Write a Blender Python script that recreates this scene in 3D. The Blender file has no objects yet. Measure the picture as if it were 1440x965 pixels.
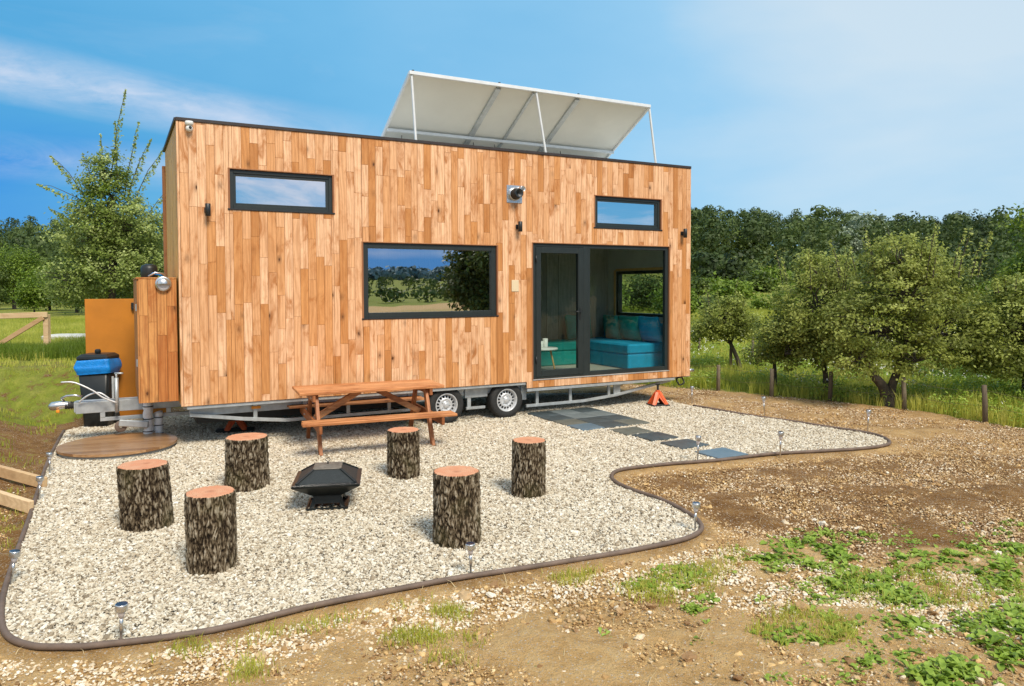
import bpy, bmesh, math, random
import numpy as np
from mathutils import Vector, Matrix, noise as mn
R = math.radians
PI = math.pi
rng = np.random.default_rng(7)
random.seed(7)
C = bpy.context.scene.collection
SC = bpy.context.scene

# ------------------------------------------------------------------ camera
F, PITCH, ROLL, CH, CY = 1043.8, 0.03556, 0.00336, 2.0416, 441.74
_fw = Vector((0, math.cos(PITCH), -math.sin(PITCH)))
_up0 = Vector((0, math.sin(PITCH), math.cos(PITCH)))
_rt0 = Vector((1, 0, 0))
_rt = _rt0 * math.cos(ROLL) - _up0 * math.sin(ROLL)
_up = _rt0 * math.sin(ROLL) + _up0 * math.cos(ROLL)
cam = bpy.data.cameras.new('camera')
co = bpy.data.objects.new('camera', cam)
C.objects.link(co)
M = Matrix((_rt, _up, -_fw)).transposed().to_4x4()
M.translation = Vector((0, 0, CH))
co.matrix_world = M
cam.sensor_width = 36
cam.lens = 36 * F / 1440
cam.shift_y = -(482.5 - CY) / 1440
cam.clip_start = 0.05
cam.clip_end = 3000
SC.camera = co


def G(x, y, z=0.0):
    """ground point (metres) that was measured at this place of the survey photo"""
    d = _fw + _rt * ((x - 720) / F) + _up * ((CY - y) / F)
    t = (z - CH) / d.z
    return d.x * t, d.y * t


# ------------------------------------------------------------------ terrain
def sm(a, b, x):
    t = np.clip((x - a) / (b - a), 0, 1)
    return t * t * (3 - 2 * t)


YB_X = [-60, -14, -10, -8, -6.6, -5, -3, 0, 2.2, 3.3, 4.15, 5.0, 5.85, 6.7, 7.2, 7.6, 9, 12, 40]
YB_Y = [-30, 1, 6.5, 9.5, 11.6, 13.5, 15, 16.5, 16.2, 15.1, 14.45, 13.75, 13.0, 12.1, 10.9, 10.0, 7.5, 3, -30]


def beyond(x, y):
    return y - np.interp(x, YB_X, YB_Y)


_e0, _e1 = Vector(G(90, 608)), Vector(G(3, 850))
_ed = (_e1 - _e0).normalized()


def bankd(x, y):
    return (x - _e1.x) * _ed.y - (y - _e1.y) * _ed.x


def terrain(x, y):
    x = np.asarray(x, float)
    y = np.asarray(y, float)
    dl = bankd(x, y)      # distance left of the pad's edge
    bank = .78 * sm(0.12, 2.3, dl)
    back = .75 * sm(11.2, 12.9, y) * sm(-5.6, -7.2, x)
    z = np.maximum(bank, back)
    far = np.clip(y - 17, 0, None)
    z = z + .030 * np.minimum(far, 100) * sm(0, 12, far) * sm(-14, 4, x + .12 * y)
    z = z + (.116 - .048 * np.clip(x / (y + 1e-3 + 1.0 * (y < 1)), -.2, 1)) * np.clip(y - 112, 0, 110) * sm(106, 130, y) * (y > 0)
    z = z + .6 * np.sin(x * .045 + 1.3) * sm(30, 90, y) + 1.6 * np.sin(x * .021 + .5) * sm(110, 180, y)
    # land behind the camera: rises to a low ridge
    r = np.hypot(x, y)
    bk = sm(60, 330, r) * sm(20, -60, y - .2 * np.abs(x))
    z = z + 8 * bk * (1 + .35 * np.sin(x * .012 + 2) + .2 * np.sin(x * .031))
    z = z + .035 * sm(0, .8, beyond(x, y)) * np.sin(x * 1.7 + y) * sm(60, 10, y)
    return z


def tz(x, y):
    return float(terrain(x, y))


# ------------------------------------------------------------------ helpers: objects
def tag(o, label=None, cat=None, group=None, kind=None):
    if label: o['label'] = label
    if cat: o['category'] = cat
    if group: o['group'] = group
    if kind: o['kind'] = kind
    return o


def empty(name, loc, rz=0.0, label=None, cat=None, group=None):
    o = bpy.data.objects.new(name, None)
    o.empty_display_size = .1
    C.objects.link(o)
    o.location = loc
    o.rotation_euler = (0, 0, rz)
    return tag(o, label, cat, group)


def link(name, me, mat, parent=None):
    o = bpy.data.objects.new(name, me)
    C.objects.link(o)
    if mat is not None and not me.materials:
        me.materials.append(mat)
    if parent is not None:
        o.parent = parent
    return o


def fastmesh(name, V, Fc, tint=None, smooth=False, extra=None):
    V = np.asarray(V, np.float32)
    Fc = np.asarray(Fc, np.int32)
    me = bpy.data.meshes.new(name)
    me.vertices.add(len(V))
    me.vertices.foreach_set('co', V.ravel())
    n, k = Fc.shape
    me.loops.add(n * k)
    me.loops.foreach_set('vertex_index', Fc.ravel())
    me.polygons.add(n)
    me.polygons.foreach_set('loop_start', np.arange(0, n * k, k, dtype=np.int32))
    if smooth:
        me.polygons.foreach_set('use_smooth', np.ones(n, bool))
    me.update(calc_edges=True)
    if tint is not None:
        a = me.attributes.new('tint', 'FLOAT', 'FACE')
        a.data.foreach_set('value', np.asarray(tint, np.float32))
    return me


class MB:
    """collects simple shapes into one mesh"""

    def __init__(s):
        s.v = []; s.f = []; s.t = []; s.sm = []

    def add(s, vs, fs, t=0.0, smooth=False):
        b = len(s.v)
        s.v.extend([tuple(v) for v in vs])
        for f in fs:
            s.f.append([b + i for i in f]); s.t.append(t); s.sm.append(smooth)
        return s

    def box(s, x0, x1, y0, y1, z0, z1, bv=0.0, m=None, t=None):
        if t is None: t = random.random()
        x0, x1 = min(x0, x1), max(x0, x1); y0, y1 = min(y0, y1), max(y0, y1); z0, z1 = min(z0, z1), max(z0, z1)
        bv = min(bv, (x1 - x0) * .45, (y1 - y0) * .45, (z1 - z0) * .45)
        if bv <= 0:
            vs = [(x, y, z) for x in (x0, x1) for y in (y0, y1) for z in (z0, z1)]
            fs = [(0, 1, 3, 2), (4, 6, 7, 5), (0, 4, 5, 1), (2, 3, 7, 6), (0, 2, 6, 4), (1, 5, 7, 3)]
        else:
            vs = []; idx = {}
            X = (x0, x1); Y = (y0, y1); Z = (z0, z1)
            for i in (0, 1):
                for j in (0, 1):
                    for k in (0, 1):
                        dx = bv * (1 - 2 * i); dy = bv * (1 - 2 * j); dz = bv * (1 - 2 * k)
                        p = (X[i], Y[j], Z[k])
                        idx[i, j, k, 0] = len(vs); vs.append((p[0], p[1] + dy, p[2] + dz))
                        idx[i, j, k, 1] = len(vs); vs.append((p[0] + dx, p[1], p[2] + dz))
                        idx[i, j, k, 2] = len(vs); vs.append((p[0] + dx, p[1] + dy, p[2]))
            fs = []
            for i in (0, 1):
                q = [idx[i, 0, 0, 0], idx[i, 1, 0, 0], idx[i, 1, 1, 0], idx[i, 0, 1, 0]]
                fs.append(q if i else q[::-1])
                q = [idx[0, i, 0, 1], idx[1, i, 0, 1], idx[1, i, 1, 1], idx[0, i, 1, 1]]
                fs.append(q[::-1] if i else q)
                q = [idx[0, 0, i, 2], idx[1, 0, i, 2], idx[1, 1, i, 2], idx[0, 1, i, 2]]
                fs.append(q if i else q[::-1])
            for a in (0, 1):
                for b in (0, 1):
                    q = [idx[a, b, 0, 0], idx[a, b, 1, 0], idx[a, b, 1, 1], idx[a, b, 0, 1]]
                    fs.append(q if a == b else q[::-1])
                    q = [idx[a, 0, b, 0], idx[a, 1, b, 0], idx[a, 1, b, 2], idx[a, 0, b, 2]]
                    fs.append(q[::-1] if a == b else q)
                    q = [idx[0, a, b, 1], idx[1, a, b, 1], idx[1, a, b, 2], idx[0, a, b, 2]]
                    fs.append(q if a == b else q[::-1])
            for i in (0, 1):
                for j in (0, 1):
                    for k in (0, 1):
                        q = [idx[i, j, k, 0], idx[i, j, k, 1], idx[i, j, k, 2]]
                        fs.append(q if (i + j + k) % 2 == 1 else q[::-1])
        if m is not None:
            vs = [m @ Vector(v) for v in vs]
        return s.add(vs, fs, t)

    def beam(s, a, b, w, h, bv=0.003, up=(0, 0, 1), t=None, ext=0):
        """rectangular bar from a to b, w sideways, h along 'up'"""
        a = Vector(a); b = Vector(b)
        d = (b - a); L = d.length; d.normalize()
        side = d.cross(Vector(up))
        if side.length < 1e-5: side = d.cross(Vector((1, 0, 0)))
        side.normalize(); u = side.cross(d)
        m = Matrix((d, side, u)).transposed().to_4x4(); m.translation = a
        return s.box(-ext, L + ext, -w / 2, w / 2, -h / 2, h / 2, bv, m, t)

    def tube(s, pts, rad, n=10, caps=True, t=None, smooth=True):
        if t is None: t = random.random()
        pts = [Vector(p) for p in pts]
        if not hasattr(rad, '__len__'): rad = [rad] * len(pts)
        vs = []; fs = []; prev = None
        for i, p in enumerate(pts):
            d = (pts[min(i + 1, len(pts) - 1)] - pts[max(i - 1, 0)])
            if d.length < 1e-9: d = Vector((0, 0, 1))
            d.normalize()
            if prev is None:
                a = d.cross(Vector((0, 0, 1)))
                if a.length < .05: a = d.cross(Vector((1, 0, 0)))
            else:
                a = prev - d * prev.dot(d)
            a.normalize(); prev = a
            b = d.cross(a)
            for k in range(n):
                th = 2 * PI * k / n
                vs.append(p + (a * math.cos(th) + b * math.sin(th)) * rad[i])
        for i in range(len(pts) - 1):
            for k in range(n):
                fs.append((i * n + k, i * n + (k + 1) % n, (i + 1) * n + (k + 1) % n, (i + 1) * n + k))
        s.add(vs, fs, t, smooth)
        if caps:
            b0 = len(s.v) - len(vs)
            s.f.append([b0 + k for k in range(n)][::-1]); s.t.append(t); s.sm.append(False)
            b1 = b0 + (len(pts) - 1) * n
            s.f.append([b1 + k for k in range(n)]); s.t.append(t); s.sm.append(False)
        return s

    def lathe(s, prof, n=32, m=None, t=0.0, smooth=True, sharp=()):
        """prof: (radius, height) pairs turned round z"""
        vs = []; fs = []
        for (r, z) in prof:
            for k in range(n):
                th = 2 * PI * k / n
                v = Vector((r * math.cos(th), r * math.sin(th), z))
                vs.append(m @ v if m is not None else v)
        for i in range(len(prof) - 1):
            for k in range(n):
                fs.append((i * n + k, i * n + (k + 1) % n, (i + 1) * n + (k + 1) % n, (i + 1) * n + k))
        return s.add(vs, fs, t, smooth)

    def loft(s, rings, cap0=True, cap1=True, t=0.0, smooth=False):
        n = len(rings[0]); vs = [v for r in rings for v in r]; fs = []
        for i in range(len(rings) - 1):
            for k in range(n):
                fs.append((i * n + k, i * n + (k + 1) % n, (i + 1) * n + (k + 1) % n, (i + 1) * n + k))
        s.add(vs, fs, t, smooth); b = len(s.v) - len(vs)
        if cap0: s.f.append([b + k for k in range(n)][::-1]); s.t.append(t); s.sm.append(False)
        if cap1: s.f.append([b + (len(rings) - 1) * n + k for k in range(n)]); s.t.append(t); s.sm.append(False)
        return s

    def mesh(s, name='mesh'):
        me = bpy.data.meshes.new(name)
        me.from_pydata(s.v, [], s.f)
        a = me.attributes.new('tint', 'FLOAT', 'FACE')
        a.data.foreach_set('value', np.array(s.t, np.float32))
        me.polygons.foreach_set('use_smooth', np.array(s.sm, bool))
        me.update()
        return me

    def build(s, name, mat, parent=None):
        return link(name, s.mesh(name), mat, parent)


def fix_normals(o):
    bm = bmesh.new(); bm.from_mesh(o.data)
    bmesh.ops.recalc_face_normals(bm, faces=bm.faces)
    bm.to_mesh(o.data); bm.free()
    return o


def soft(o, lv=2, bevel=None):
    if bevel:
        b = o.modifiers.new('b', 'BEVEL'); b.width = bevel; b.segments = 3; b.limit_method = 'ANGLE'
    if lv:
        s = o.modifiers.new('s', 'SUBSURF'); s.levels = lv; s.render_levels = lv
    for p in o.data.polygons: p.use_smooth = True
    return o


# ------------------------------------------------------------------ helpers: materials
class NT:
    def __init__(s, name):
        s.m = bpy.data.materials.new(name); s.m.use_nodes = True
        s.t = s.m.node_tree; s.t.nodes.clear()
        s.out = s.n('ShaderNodeOutputMaterial')

    def n(s, typ, **kw):
        nd = s.t.nodes.new(typ)
        for k, v in kw.items():
            if k.startswith('i_'):
                key = k[2:]
                nd.inputs[int(key) if key.isdigit() else key.replace('_', ' ')].default_value = v
            else:
                setattr(nd, k, v)
        return nd

    def l(s, a, b): s.t.links.new(a, b)

    def ramp(s, fac, stops, interp='LINEAR'):
        r = s.n('ShaderNodeValToRGB'); r.color_ramp.interpolation = interp
        e = r.color_ramp.elements
        while len(e) > 1: e.remove(e[-1])
        e[0].position = stops[0][0]; e[0].color = (*stops[0][1], 1)
        for p, c in stops[1:]:
            x = e.new(p); x.color = (*c, 1)
        s.l(fac, r.inputs[0]); return r.outputs[0]

    def mix(s, fac, a, b, typ='MIX'):
        m = s.n('ShaderNodeMix', data_type='RGBA', blend_type=typ)
        for sock, v in ((m.inputs[0], fac), (m.inputs[6], a), (m.inputs[7], b)):
            if isinstance(v, bpy.types.NodeSocket): s.l(v, sock)
            elif isinstance(v, (int, float)): sock.default_value = v
            else: sock.default_value = (*v, 1)
        return m.outputs[2]

    def math(s, op, a, b=0.0, clamp=False):
        m = s.n('ShaderNodeMath', operation=op, use_clamp=clamp)
        for sock, v in ((m.inputs[0], a), (m.inputs[1], b)):
            if isinstance(v, bpy.types.NodeSocket): s.l(v, sock)
            else: sock.default_value = v
        return m.outputs[0]

    def coord(s, scale=(1, 1, 1), kind='Object', off=None):
        tc = s.n('ShaderNodeTexCoord'); mp = s.n('ShaderNodeMapping')
        mp.inputs['Scale'].default_value = scale
        s.l(tc.outputs[kind], mp.inputs['Vector'])
        if off is not None: s.l(off, mp.inputs['Location'])
        return mp.outputs[0]

    def noise(s, vec, scale=5, detail=4, rough=.55, dist=0.0, out='Fac'):
        n = s.n('ShaderNodeTexNoise'); s.l(vec, n.inputs['Vector'])
        n.inputs['Scale'].default_value = scale; n.inputs['Detail'].default_value = detail
        n.inputs['Roughness'].default_value = rough; n.inputs['Distortion'].default_value = dist
        return n.outputs[out]

    def attr(s, name, typ='GEOMETRY', out='Fac'):
        a = s.n('ShaderNodeAttribute', attribute_name=name, attribute_type=typ)
        return a.outputs[out]

    def bsdf(s, color, rough=.6, metal=0.0, bump=None, bstr=.3, bdist=.01, spec=.5, coat=0.0):
        p = s.n('ShaderNodeBsdfPrincipled')
        for key, v in (('Base Color', color), ('Roughness', rough), ('Metallic', metal)):
            if isinstance(v, bpy.types.NodeSocket): s.l(v, p.inputs[key])
            elif key == 'Base Color': p.inputs[key].default_value = (*v, 1)
            else: p.inputs[key].default_value = v
        p.inputs['Specular IOR Level'].default_value = spec
        if coat: p.inputs['Coat Weight'].default_value = coat; p.inputs['Coat Roughness'].default_value = .15
        if bump is not None:
            b = s.n('ShaderNodeBump'); b.inputs['Strength'].default_value = bstr
            b.inputs['Distance'].default_value = bdist
            s.l(bump, b.inputs['Height']); s.l(b.outputs[0], p.inputs['Normal'])
        s.p = p
        return p.outputs[0]

    def done(s, sh):
        s.l(sh, s.out.inputs['Surface']); return s.m


def simple(name, col, rough=.5, metal=0.0, var=.25, scale=12, bump=.15, spec=.5, bdist=.003):
    t = NT(name); v = t.coord()
    n1 = t.noise(v, scale, 6, .6); n2 = t.noise(v, scale * 7, 3)
    c = t.ramp(n1, [(.25, tuple(x * (1 - var) for x in col)), (.75, tuple(min(1, x * (1 + var)) for x in col))])
    rg = t.math('ADD', t.math('MULTIPLY', n2, .25), rough - .12)
    return t.done(t.bsdf(c, rg, metal, n2, bump, bdist, spec))


def wood(name, light, mid, dark, scale=1.0, axis='z', rough=.55, knots=.5, coat=0.0, stain=None, spec=.35, contrast=1.0, blotch=None):
    blotch = blotch or contrast
    """grain runs along the given local axis; each board has its own 'tint'"""
    t = NT(name)
    rnd = t.attr('tint')
    cx = t.n('ShaderNodeCombineXYZ')
    for i, k in enumerate((37.0, 91.0, 53.0)): t.l(t.math('MULTIPLY', rnd, k), cx.inputs[i])
    st = {'z': (1, 1, .07), 'x': (.07, 1, 1), 'y': (1, .07, 1)}[axis]
    base = t.n('ShaderNodeTexCoord').outputs['Object']
    add = t.n('ShaderNodeVectorMath', operation='ADD'); t.l(base, add.inputs[0]); t.l(cx.outputs[0], add.inputs[1])
    mp = t.n('ShaderNodeMapping'); mp.inputs['Scale'].default_value = tuple(x * scale for x in st); t.l(add.outputs[0], mp.inputs[0])
    v = mp.outputs[0]
    warp = t.noise(v, 6, 3, .5)
    w = t.n('ShaderNodeTexWave', wave_type='RINGS', rings_direction={'z': 'Y', 'x': 'Z', 'y': 'X'}[axis])
    t.l(v, w.inputs[0]); w.inputs['Scale'].default_value = 7; w.inputs['Distortion'].default_value = 16
    w.inputs['Detail'].default_value = 3; w.inputs['Detail Scale'].default_value = 1.2
    fine = t.noise(v, 160, 5, .6)
    mp2 = t.n('ShaderNodeMapping'); mp2.inputs['Scale'].default_value = (1, 1, 1); t.l(add.outputs[0], mp2.inputs[0])
    mp2.inputs['Scale'].default_value = {'z': (1.6, 1.6, .6), 'x': (.6, 1.6, 1.6), 'y': (1.6, .6, 1.6)}[axis]
    blot = t.noise(mp2.outputs[0], 4.2, 6, .65, .6)
    base_r = t.ramp(t.math('FRACT', t.math('MULTIPLY', rnd, 13.7)), [(0, tuple(min(1, x * 1.06) for x in light)), (.3, light), (.6, tuple((a + b) / 2 for a, b in zip(light, mid))), (.86, mid), (1, tuple((a + b) / 2 for a, b in zip(dark, mid)))])
    med = t.noise(v, 38, 5, .65, .5)
    g = t.math('ADD', t.math('ADD', t.math('MULTIPLY', w.outputs['Fac'], .22), t.math('MULTIPLY', med, .48)), t.math('MULTIPLY', fine, .3))
    gf = t.ramp(g, [(.36, (0, 0, 0)), (.70, (1, 1, 1))])
    c = t.mix(t.math('MULTIPLY', gf, .40 * contrast), base_r, dark)
    bl = t.ramp(blot, [(.46, (0, 0, 0)), (.55, (.28, .28, .28)), (.66, (1, 1, 1))])
    c = t.mix(t.math('MULTIPLY', bl, min(.9, .5 * blotch)), c, stain or dark)
    # knots: sparse cells
    mp3 = t.n('ShaderNodeMapping'); mp3.inputs['Scale'].default_value = {'z': (1, 1, .55), 'x': (.55, 1, 1), 'y': (1, .55, 1)}[axis]
    t.l(add.outputs[0], mp3.inputs[0])
    vo = t.n('ShaderNodeTexVoronoi', feature='F1'); t.l(mp3.outputs[0], vo.inputs['Vector']); vo.inputs['Scale'].default_value = 5.5
    ks = t.n('ShaderNodeSeparateColor'); t.l(vo.outputs['Color'], ks.inputs[0])
    kr = t.math('ADD', vo.outputs['Distance'], t.math('MULTIPLY', t.math('SUBTRACT', t.noise(mp3.outputs[0], 45, 3), .5), .10))
    kn = t.ramp(kr, [(.05, (1, 1, 1)), (.09, (.5, .5, .5)), (.22, (.10, .10, .10)), (.34, (0, 0, 0))])
    kn = t.math('MULTIPLY', kn, t.ramp(ks.outputs[0], [(.50, (0, 0, 0)), (.54, (1, 1, 1))]))
    c = t.mix(t.math('MULTIPLY', kn, knots), c, tuple(x * .28 for x in dark))
    bm_ = t.math('ADD', fine, t.math('MULTIPLY', w.outputs['Fac'], .4))
    return t.done(t.bsdf(c, t.math('ADD', t.math('MULTIPLY', fine, .2), rough - .1), 0, bm_, .25, .003, spec, coat))


def leafmat(name, a, b, c, trans=.35, rough=.5, vscale=.8):
    t = NT(name)
    r = t.attr('tint')
    col = t.ramp(r, [(0, a), (.5, b), (1, c)])
    v = t.coord(kind='Object')
    n = t.noise(v, vscale, 3)
    col = t.mix(t.ramp(n, [(.35, (0, 0, 0)), (.7, (.6, .6, .6))]), col, c, 'MIX')
    p = t.bsdf(col, rough, 0, None, spec=.35)
    tr = t.n('ShaderNodeBsdfTranslucent'); t.l(t.mix(.5, col, (.35, .5, .05), 'MULTIPLY'), tr.inputs[0])
    tr2 = t.n('ShaderNodeBsdfTranslucent'); t.l(col, tr2.inputs[0])
    mx = t.n('ShaderNodeMixShader'); mx.inputs[0].default_value = trans
    t.l(p, mx.inputs[1]); t.l(tr2.outputs[0], mx.inputs[2])
    return t.done(mx.outputs[0])


M_ = {}
M_['clad'] = wood('cladding_wood', (.88, .54, .315), (.68, .31, .105), (.30, .10, .022), 1.0, 'z', .55, 1.0, stain=(.42, .15, .035), contrast=1.25, blotch=1.9)
M_['clad_side'] = wood('side_cladding_wood', (.95, .55, .17), (.85, .45, .11), (.45, .20, .04), 1.0, 'z', .55, .4)
M_['clad_box'] = wood('store_cladding_wood', (.66, .31, .10), (.52, .20, .055), (.24, .065, .014), 1.0, 'z', .5, .9, stain=(.38, .11, .02), contrast=1.6)
M_['reveal'] = wood('reveal_wood', (.42, .20, .09), (.33, .14, .06), (.2, .07, .03), 1.0, 'z', .6, .2)
M_['table'] = wood('table_wood', (.74, .36, .155), (.60, .24, .085), (.26, .075, .02), 1.0, 'x', .5, .9, contrast=1.7)
M_['table_y'] = wood('table_wood_cross', (.50, .20, .075), (.40, .14, .045), (.2, .06, .02), 1.0, 'z', .5, .6, contrast=1.6)
M_['disc'] = wood('disc_wood', (.47, .27, .13), (.38, .20, .085), (.19, .085, .035), .8, 'x', .35, .3, coat=.3)
M_['raw'] = wood('raw_timber', (.74, .55, .33), (.62, .42, .22), (.4, .22, .1), 1.0, 'x', .65, .5)
M_['post'] = wood('weathered_post', (.22, .18, .12), (.16, .12, .08), (.06, .045, .03), 1.0, 'z', .85, .5)
M_['black'] = simple('black_metal', (.014, .016, .017), .42, 0, .3, 20, .05)
M_['frame'] = simple('anthracite_frame', (.020, .027, .027), .38, 0, .15, 8, .03)
M_['trim'] = simple('dark_flashing', (.035, .025, .022), .45, 0, .3, 10, .05)
M_['galv'] = simple('galvanised_steel', (.50, .53, .54), .42, .55, .22, 9, .15)
M_['steel'] = simple('brushed_steel', (.66, .66, .66), .28, .9, .12, 14, .05)
M_['alu'] = simple('white_aluminium', (.74, .76, .77), .4, .15, .08, 9, .03)
M_['backsheet'] = simple('panel_backsheet', (.72, .73, .69), .5, 0, .07, 1.3, .03)
M_['cell'] = simple('solar_glass', (.01, .015, .04), .1, 0, .1, 4, .0)
M_['white'] = simple('white_plastic', (.75, .75, .72), .35, 0, .05, 5, .02)
M_['cream'] = simple('cream_plastic', (.72, .58, .38), .4, 0, .05, 5, .02)
M_['rubber'] = simple('tyre_rubber', (.022, .022, .021), .75, 0, .35, 25, .3)
M_['rim'] = simple('silver_rim', (.62, .63, .64), .35, .35, .15, 12, .08)
M_['rimdark'] = simple('rim_hole', (.02, .02, .02), .8, 0, .2, 12, .05)
M_['orange'] = simple('jack_orange', (.72, .12, .03), .45, 0, .2, 15, .1)
M_['amber'] = simple('amber_plastic', (.85, .30, .03), .3, 0, .1, 10, .0)
M_['bin'] = simple('bin_plastic', (.010, .013, .014), .42, 0, .3, 9, .1)
M_['bag'] = simple('blue_bag', (.006, .24, .72), .32, 0, .2, 9, .5, bdist=.02)
M_['ply'] = simple('orange_stained_plywood', (.52, .19, .016), .45, 0, .16, 2.2, .1)
M_['foil'] = simple('foil_wrap', (.92, .92, .92), .4, .0, .15, 30, .8, bdist=.012)
M_['hose'] = simple('weathered_edging', (.15, .105, .08), .7, 0, .35, 8, .3)
M_['teal'] = simple('teal_velvet', (.002, .27, .235), .75, 0, .25, 5, .2)
M_['blue'] = simple('blue_velvet', (.002, .29, .50), .75, 0, .2, 5, .2)
M_['lining'] = simple('interior_lining', (.45, .45, .40), .6, 0, .12, 2, .05)
M_['lining2'] = wood('interior_panel', (.34, .34, .29), (.29, .29, .24), (.14, .14, .11), 1, 'z', .6, .1)
M_['floorin'] = simple('interior_floor', (.45, .42, .36), .5, 0, .1, 3, .05)
M_['gold'] = simple('pale_wood_leg', (.60, .36, .12), .45, 0, .15, 10, .05)
M_['reflector'] = simple('dark_solar_cap', (.02, .025, .05), .15, 0, .1, 10, .0)
M_['frost'] = simple('frosted_plastic', (.72, .68, .70), .3, 0, .08, 30, .05)
M_['pit'] = simple('fire_pit_enamel', (.016, .020, .021), .33, .25, .4, 25, .1)
M_['mesh'] = simple('spark_mesh', (.03, .034, .034), .5, .3, .3, 60, .4)
M_['ash'] = simple('ash_dusted_top', (.16, .14, .115), .6, .1, .55, 22, .3)
M_['bounce_roof'] = simple('pale_bounce_roof', (.62, .62, .60), .7, 0, .1, 3, .1)  # unseen roof made pale to bounce light up onto the panel underside
M_['slate'] = None


def slate_mat(name, a, b):
    t = NT(name); v = t.coord()
    n = t.noise(v, 3.5, 6, .6, .6); n2 = t.noise(v, 26, 5, .65)
    c = t.ramp(n, [(.3, a), (.7, b)])
    c = t.mix(t.math('MULTIPLY', t.ramp(n2, [(.5, (0, 0, 0)), (.7, (1, 1, 1))]), .3), c, (.16, .17, .16))
    return t.done(t.bsdf(c, .42, 0, t.math('ADD', n2, t.math('MULTIPLY', n, 2)), .5, .006))


M_['slate'] = slate_mat('dark_slate', (.035, .045, .05), (.075, .10, .11))
M_['slate2'] = slate_mat('grey_slate', (.12, .145, .15), (.20, .23, .23))
M_['slate3'] = slate_mat('blue_slate', (.09, .15, .20), (.14, .20, .25))
M_['slate4'] = slate_mat('olive_slate', (.10, .105, .085), (.17, .17, .14))


def glass_mat(name, refl, tint=(.75, .82, .80), fk=1.5):
    t = NT(name)
    tr = t.n('ShaderNodeBsdfTransparent'); tr.inputs[0].default_value = (*tint, 1)
    gl = t.n('ShaderNodeBsdfGlossy'); gl.inputs['Roughness'].default_value = .004
    gl.inputs[0].default_value = (.95, .97, 1, 1)
    v = t.coord(); n = t.noise(v, 1.6, 2)
    b = t.n('ShaderNodeBump'); b.inputs['Strength'].default_value = .06; b.inputs['Distance'].default_value = .01
    t.l(n, b.inputs['Height']); t.l(b.outputs[0], gl.inputs['Normal'])
    fr = t.n('ShaderNodeFresnel'); fr.inputs[0].default_value = 1.5
    geo = t.n('ShaderNodeNewGeometry')
    fac = t.math('ADD', t.math('MULTIPLY', fr.outputs[0], fk), refl, True)
    fac = t.math('MULTIPLY', fac, t.math('SUBTRACT', 1.0, geo.outputs['Backfacing']))
    mx = t.n('ShaderNodeMixShader'); t.l(fac, mx.inputs[0]); t.l(tr.outputs[0], mx.inputs[1]); t.l(gl.outputs[0], mx.inputs[2])
    return t.done(mx.outputs[0])


M_['glass'] = glass_mat('tinted_glass', .55, (.9, .93, .9))
M_['glass_door'] = glass_mat('door_glass', .01, (.86, .90, .88), .8)
M_['glass_top'] = glass_mat('bright_glass', .75)

# ground -------------------------------------------------------------
def ground_mat():
    t = NT('ground_soil_and_meadow')
    v = t.coord(kind='Object')
    g = t.attr('grass'); dk = t.attr('dark'); sp = t.attr('spill')
    n_big = t.noise(v, .9, 5, .6); n_mid = t.noise(v, 5, 6, .65); n_fine = t.noise(v, 38, 6, .7)
    n_vf = t.noise(v, 160, 3, .6)
    sand = t.ramp(n_mid, [(.3, (.46, .27, .10)), (.5, (.60, .375, .155)), (.72, (.70, .48, .225))])
    brown = t.ramp(n_mid, [(.3, (.15, .068, .018)), (.5, (.245, .122, .036)), (.72, (.37, .21, .08))])
    f = t.math('ADD', dk, t.math('MULTIPLY', t.math('SUBTRACT', n_big, .5), .9), True)
    c = t.mix(t.ramp(f, [(.3, (0, 0, 0)), (.7, (1, 1, 1))]), sand, brown)
    c = t.mix(t.math('MULTIPLY', t.ramp(n_fine, [(.5, (0, 0, 0)), (.72, (1, 1, 1))]), .38), c, (.15, .085, .04))
    # embedded little stones
    for sc, lo, hi, wgt in ((55, .26, .36, .8), (110, .27, .4, .65), (26, .14, .22, .8)):
        vo = t.n('ShaderNodeTexVoronoi', feature='F1'); t.l(v, vo.inputs['Vector']); vo.inputs['Scale'].default_value = sc
        msk = t.ramp(vo.outputs['Distance'], [(lo, (1, 1, 1)), (hi, (0, 0, 0))])
        keep = t.n('ShaderNodeSeparateColor'); t.l(vo.outputs['Color'], keep.inputs[0])
        k = t.ramp(t.math('ADD', keep.outputs[0], t.math('MULTIPLY', t.math('SUBTRACT', n_big, .5), .8)), [(.48, (0, 0, 0)), (.56, (1, 1, 1))])
        sc_ = t.ramp(keep.outputs[1], [(0, (.36, .25, .15)), (.5, (.52, .42, .30)), (1, (.66, .60, .52))])
        c = t.mix(t.math('MULTIPLY', t.math('MULTIPLY', msk, k), wgt), c, sc_)
    green = t.ramp(n_mid, [(.25, (.12, .15, .016)), (.5, (.21, .25, .03)), (.75, (.34, .34, .06))])
    dry = t.mix(t.ramp(t.noise(v, .12, 4), [(.45, (0, 0, 0)), (.7, (.45, .45, .45))]), green, (.34, .30, .10))
    dry = t.mix(t.ramp(t.noise(v, .9, 4), [(.45, (0, 0, 0)), (.65, (.45, .45, .45))]), dry, (.30, .24, .10))
    dry = t.mix(t.math('MULTIPLY', t.ramp(n_fine, [(.45, (0, 0, 0)), (.7, (1, 1, 1))]), .4), dry, (.07, .10, .012))
    gm = t.math('ADD', g, t.math('MULTIPLY', t.math('SUBTRACT', n_mid, .5), 1.1), True)
    c = t.mix(t.ramp(gm, [(.42, (0, 0, 0)), (.58, (1, 1, 1))]), c, dry)
    h = t.math('ADD', t.math('MULTIPLY', n_mid, 1.2), t.math('ADD', t.math('MULTIPLY', n_fine, .7), t.math('MULTIPLY', n_vf, .35)))
    return t.done(t.bsdf(c, .92, 0, h, .9, .04, .15))


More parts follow.
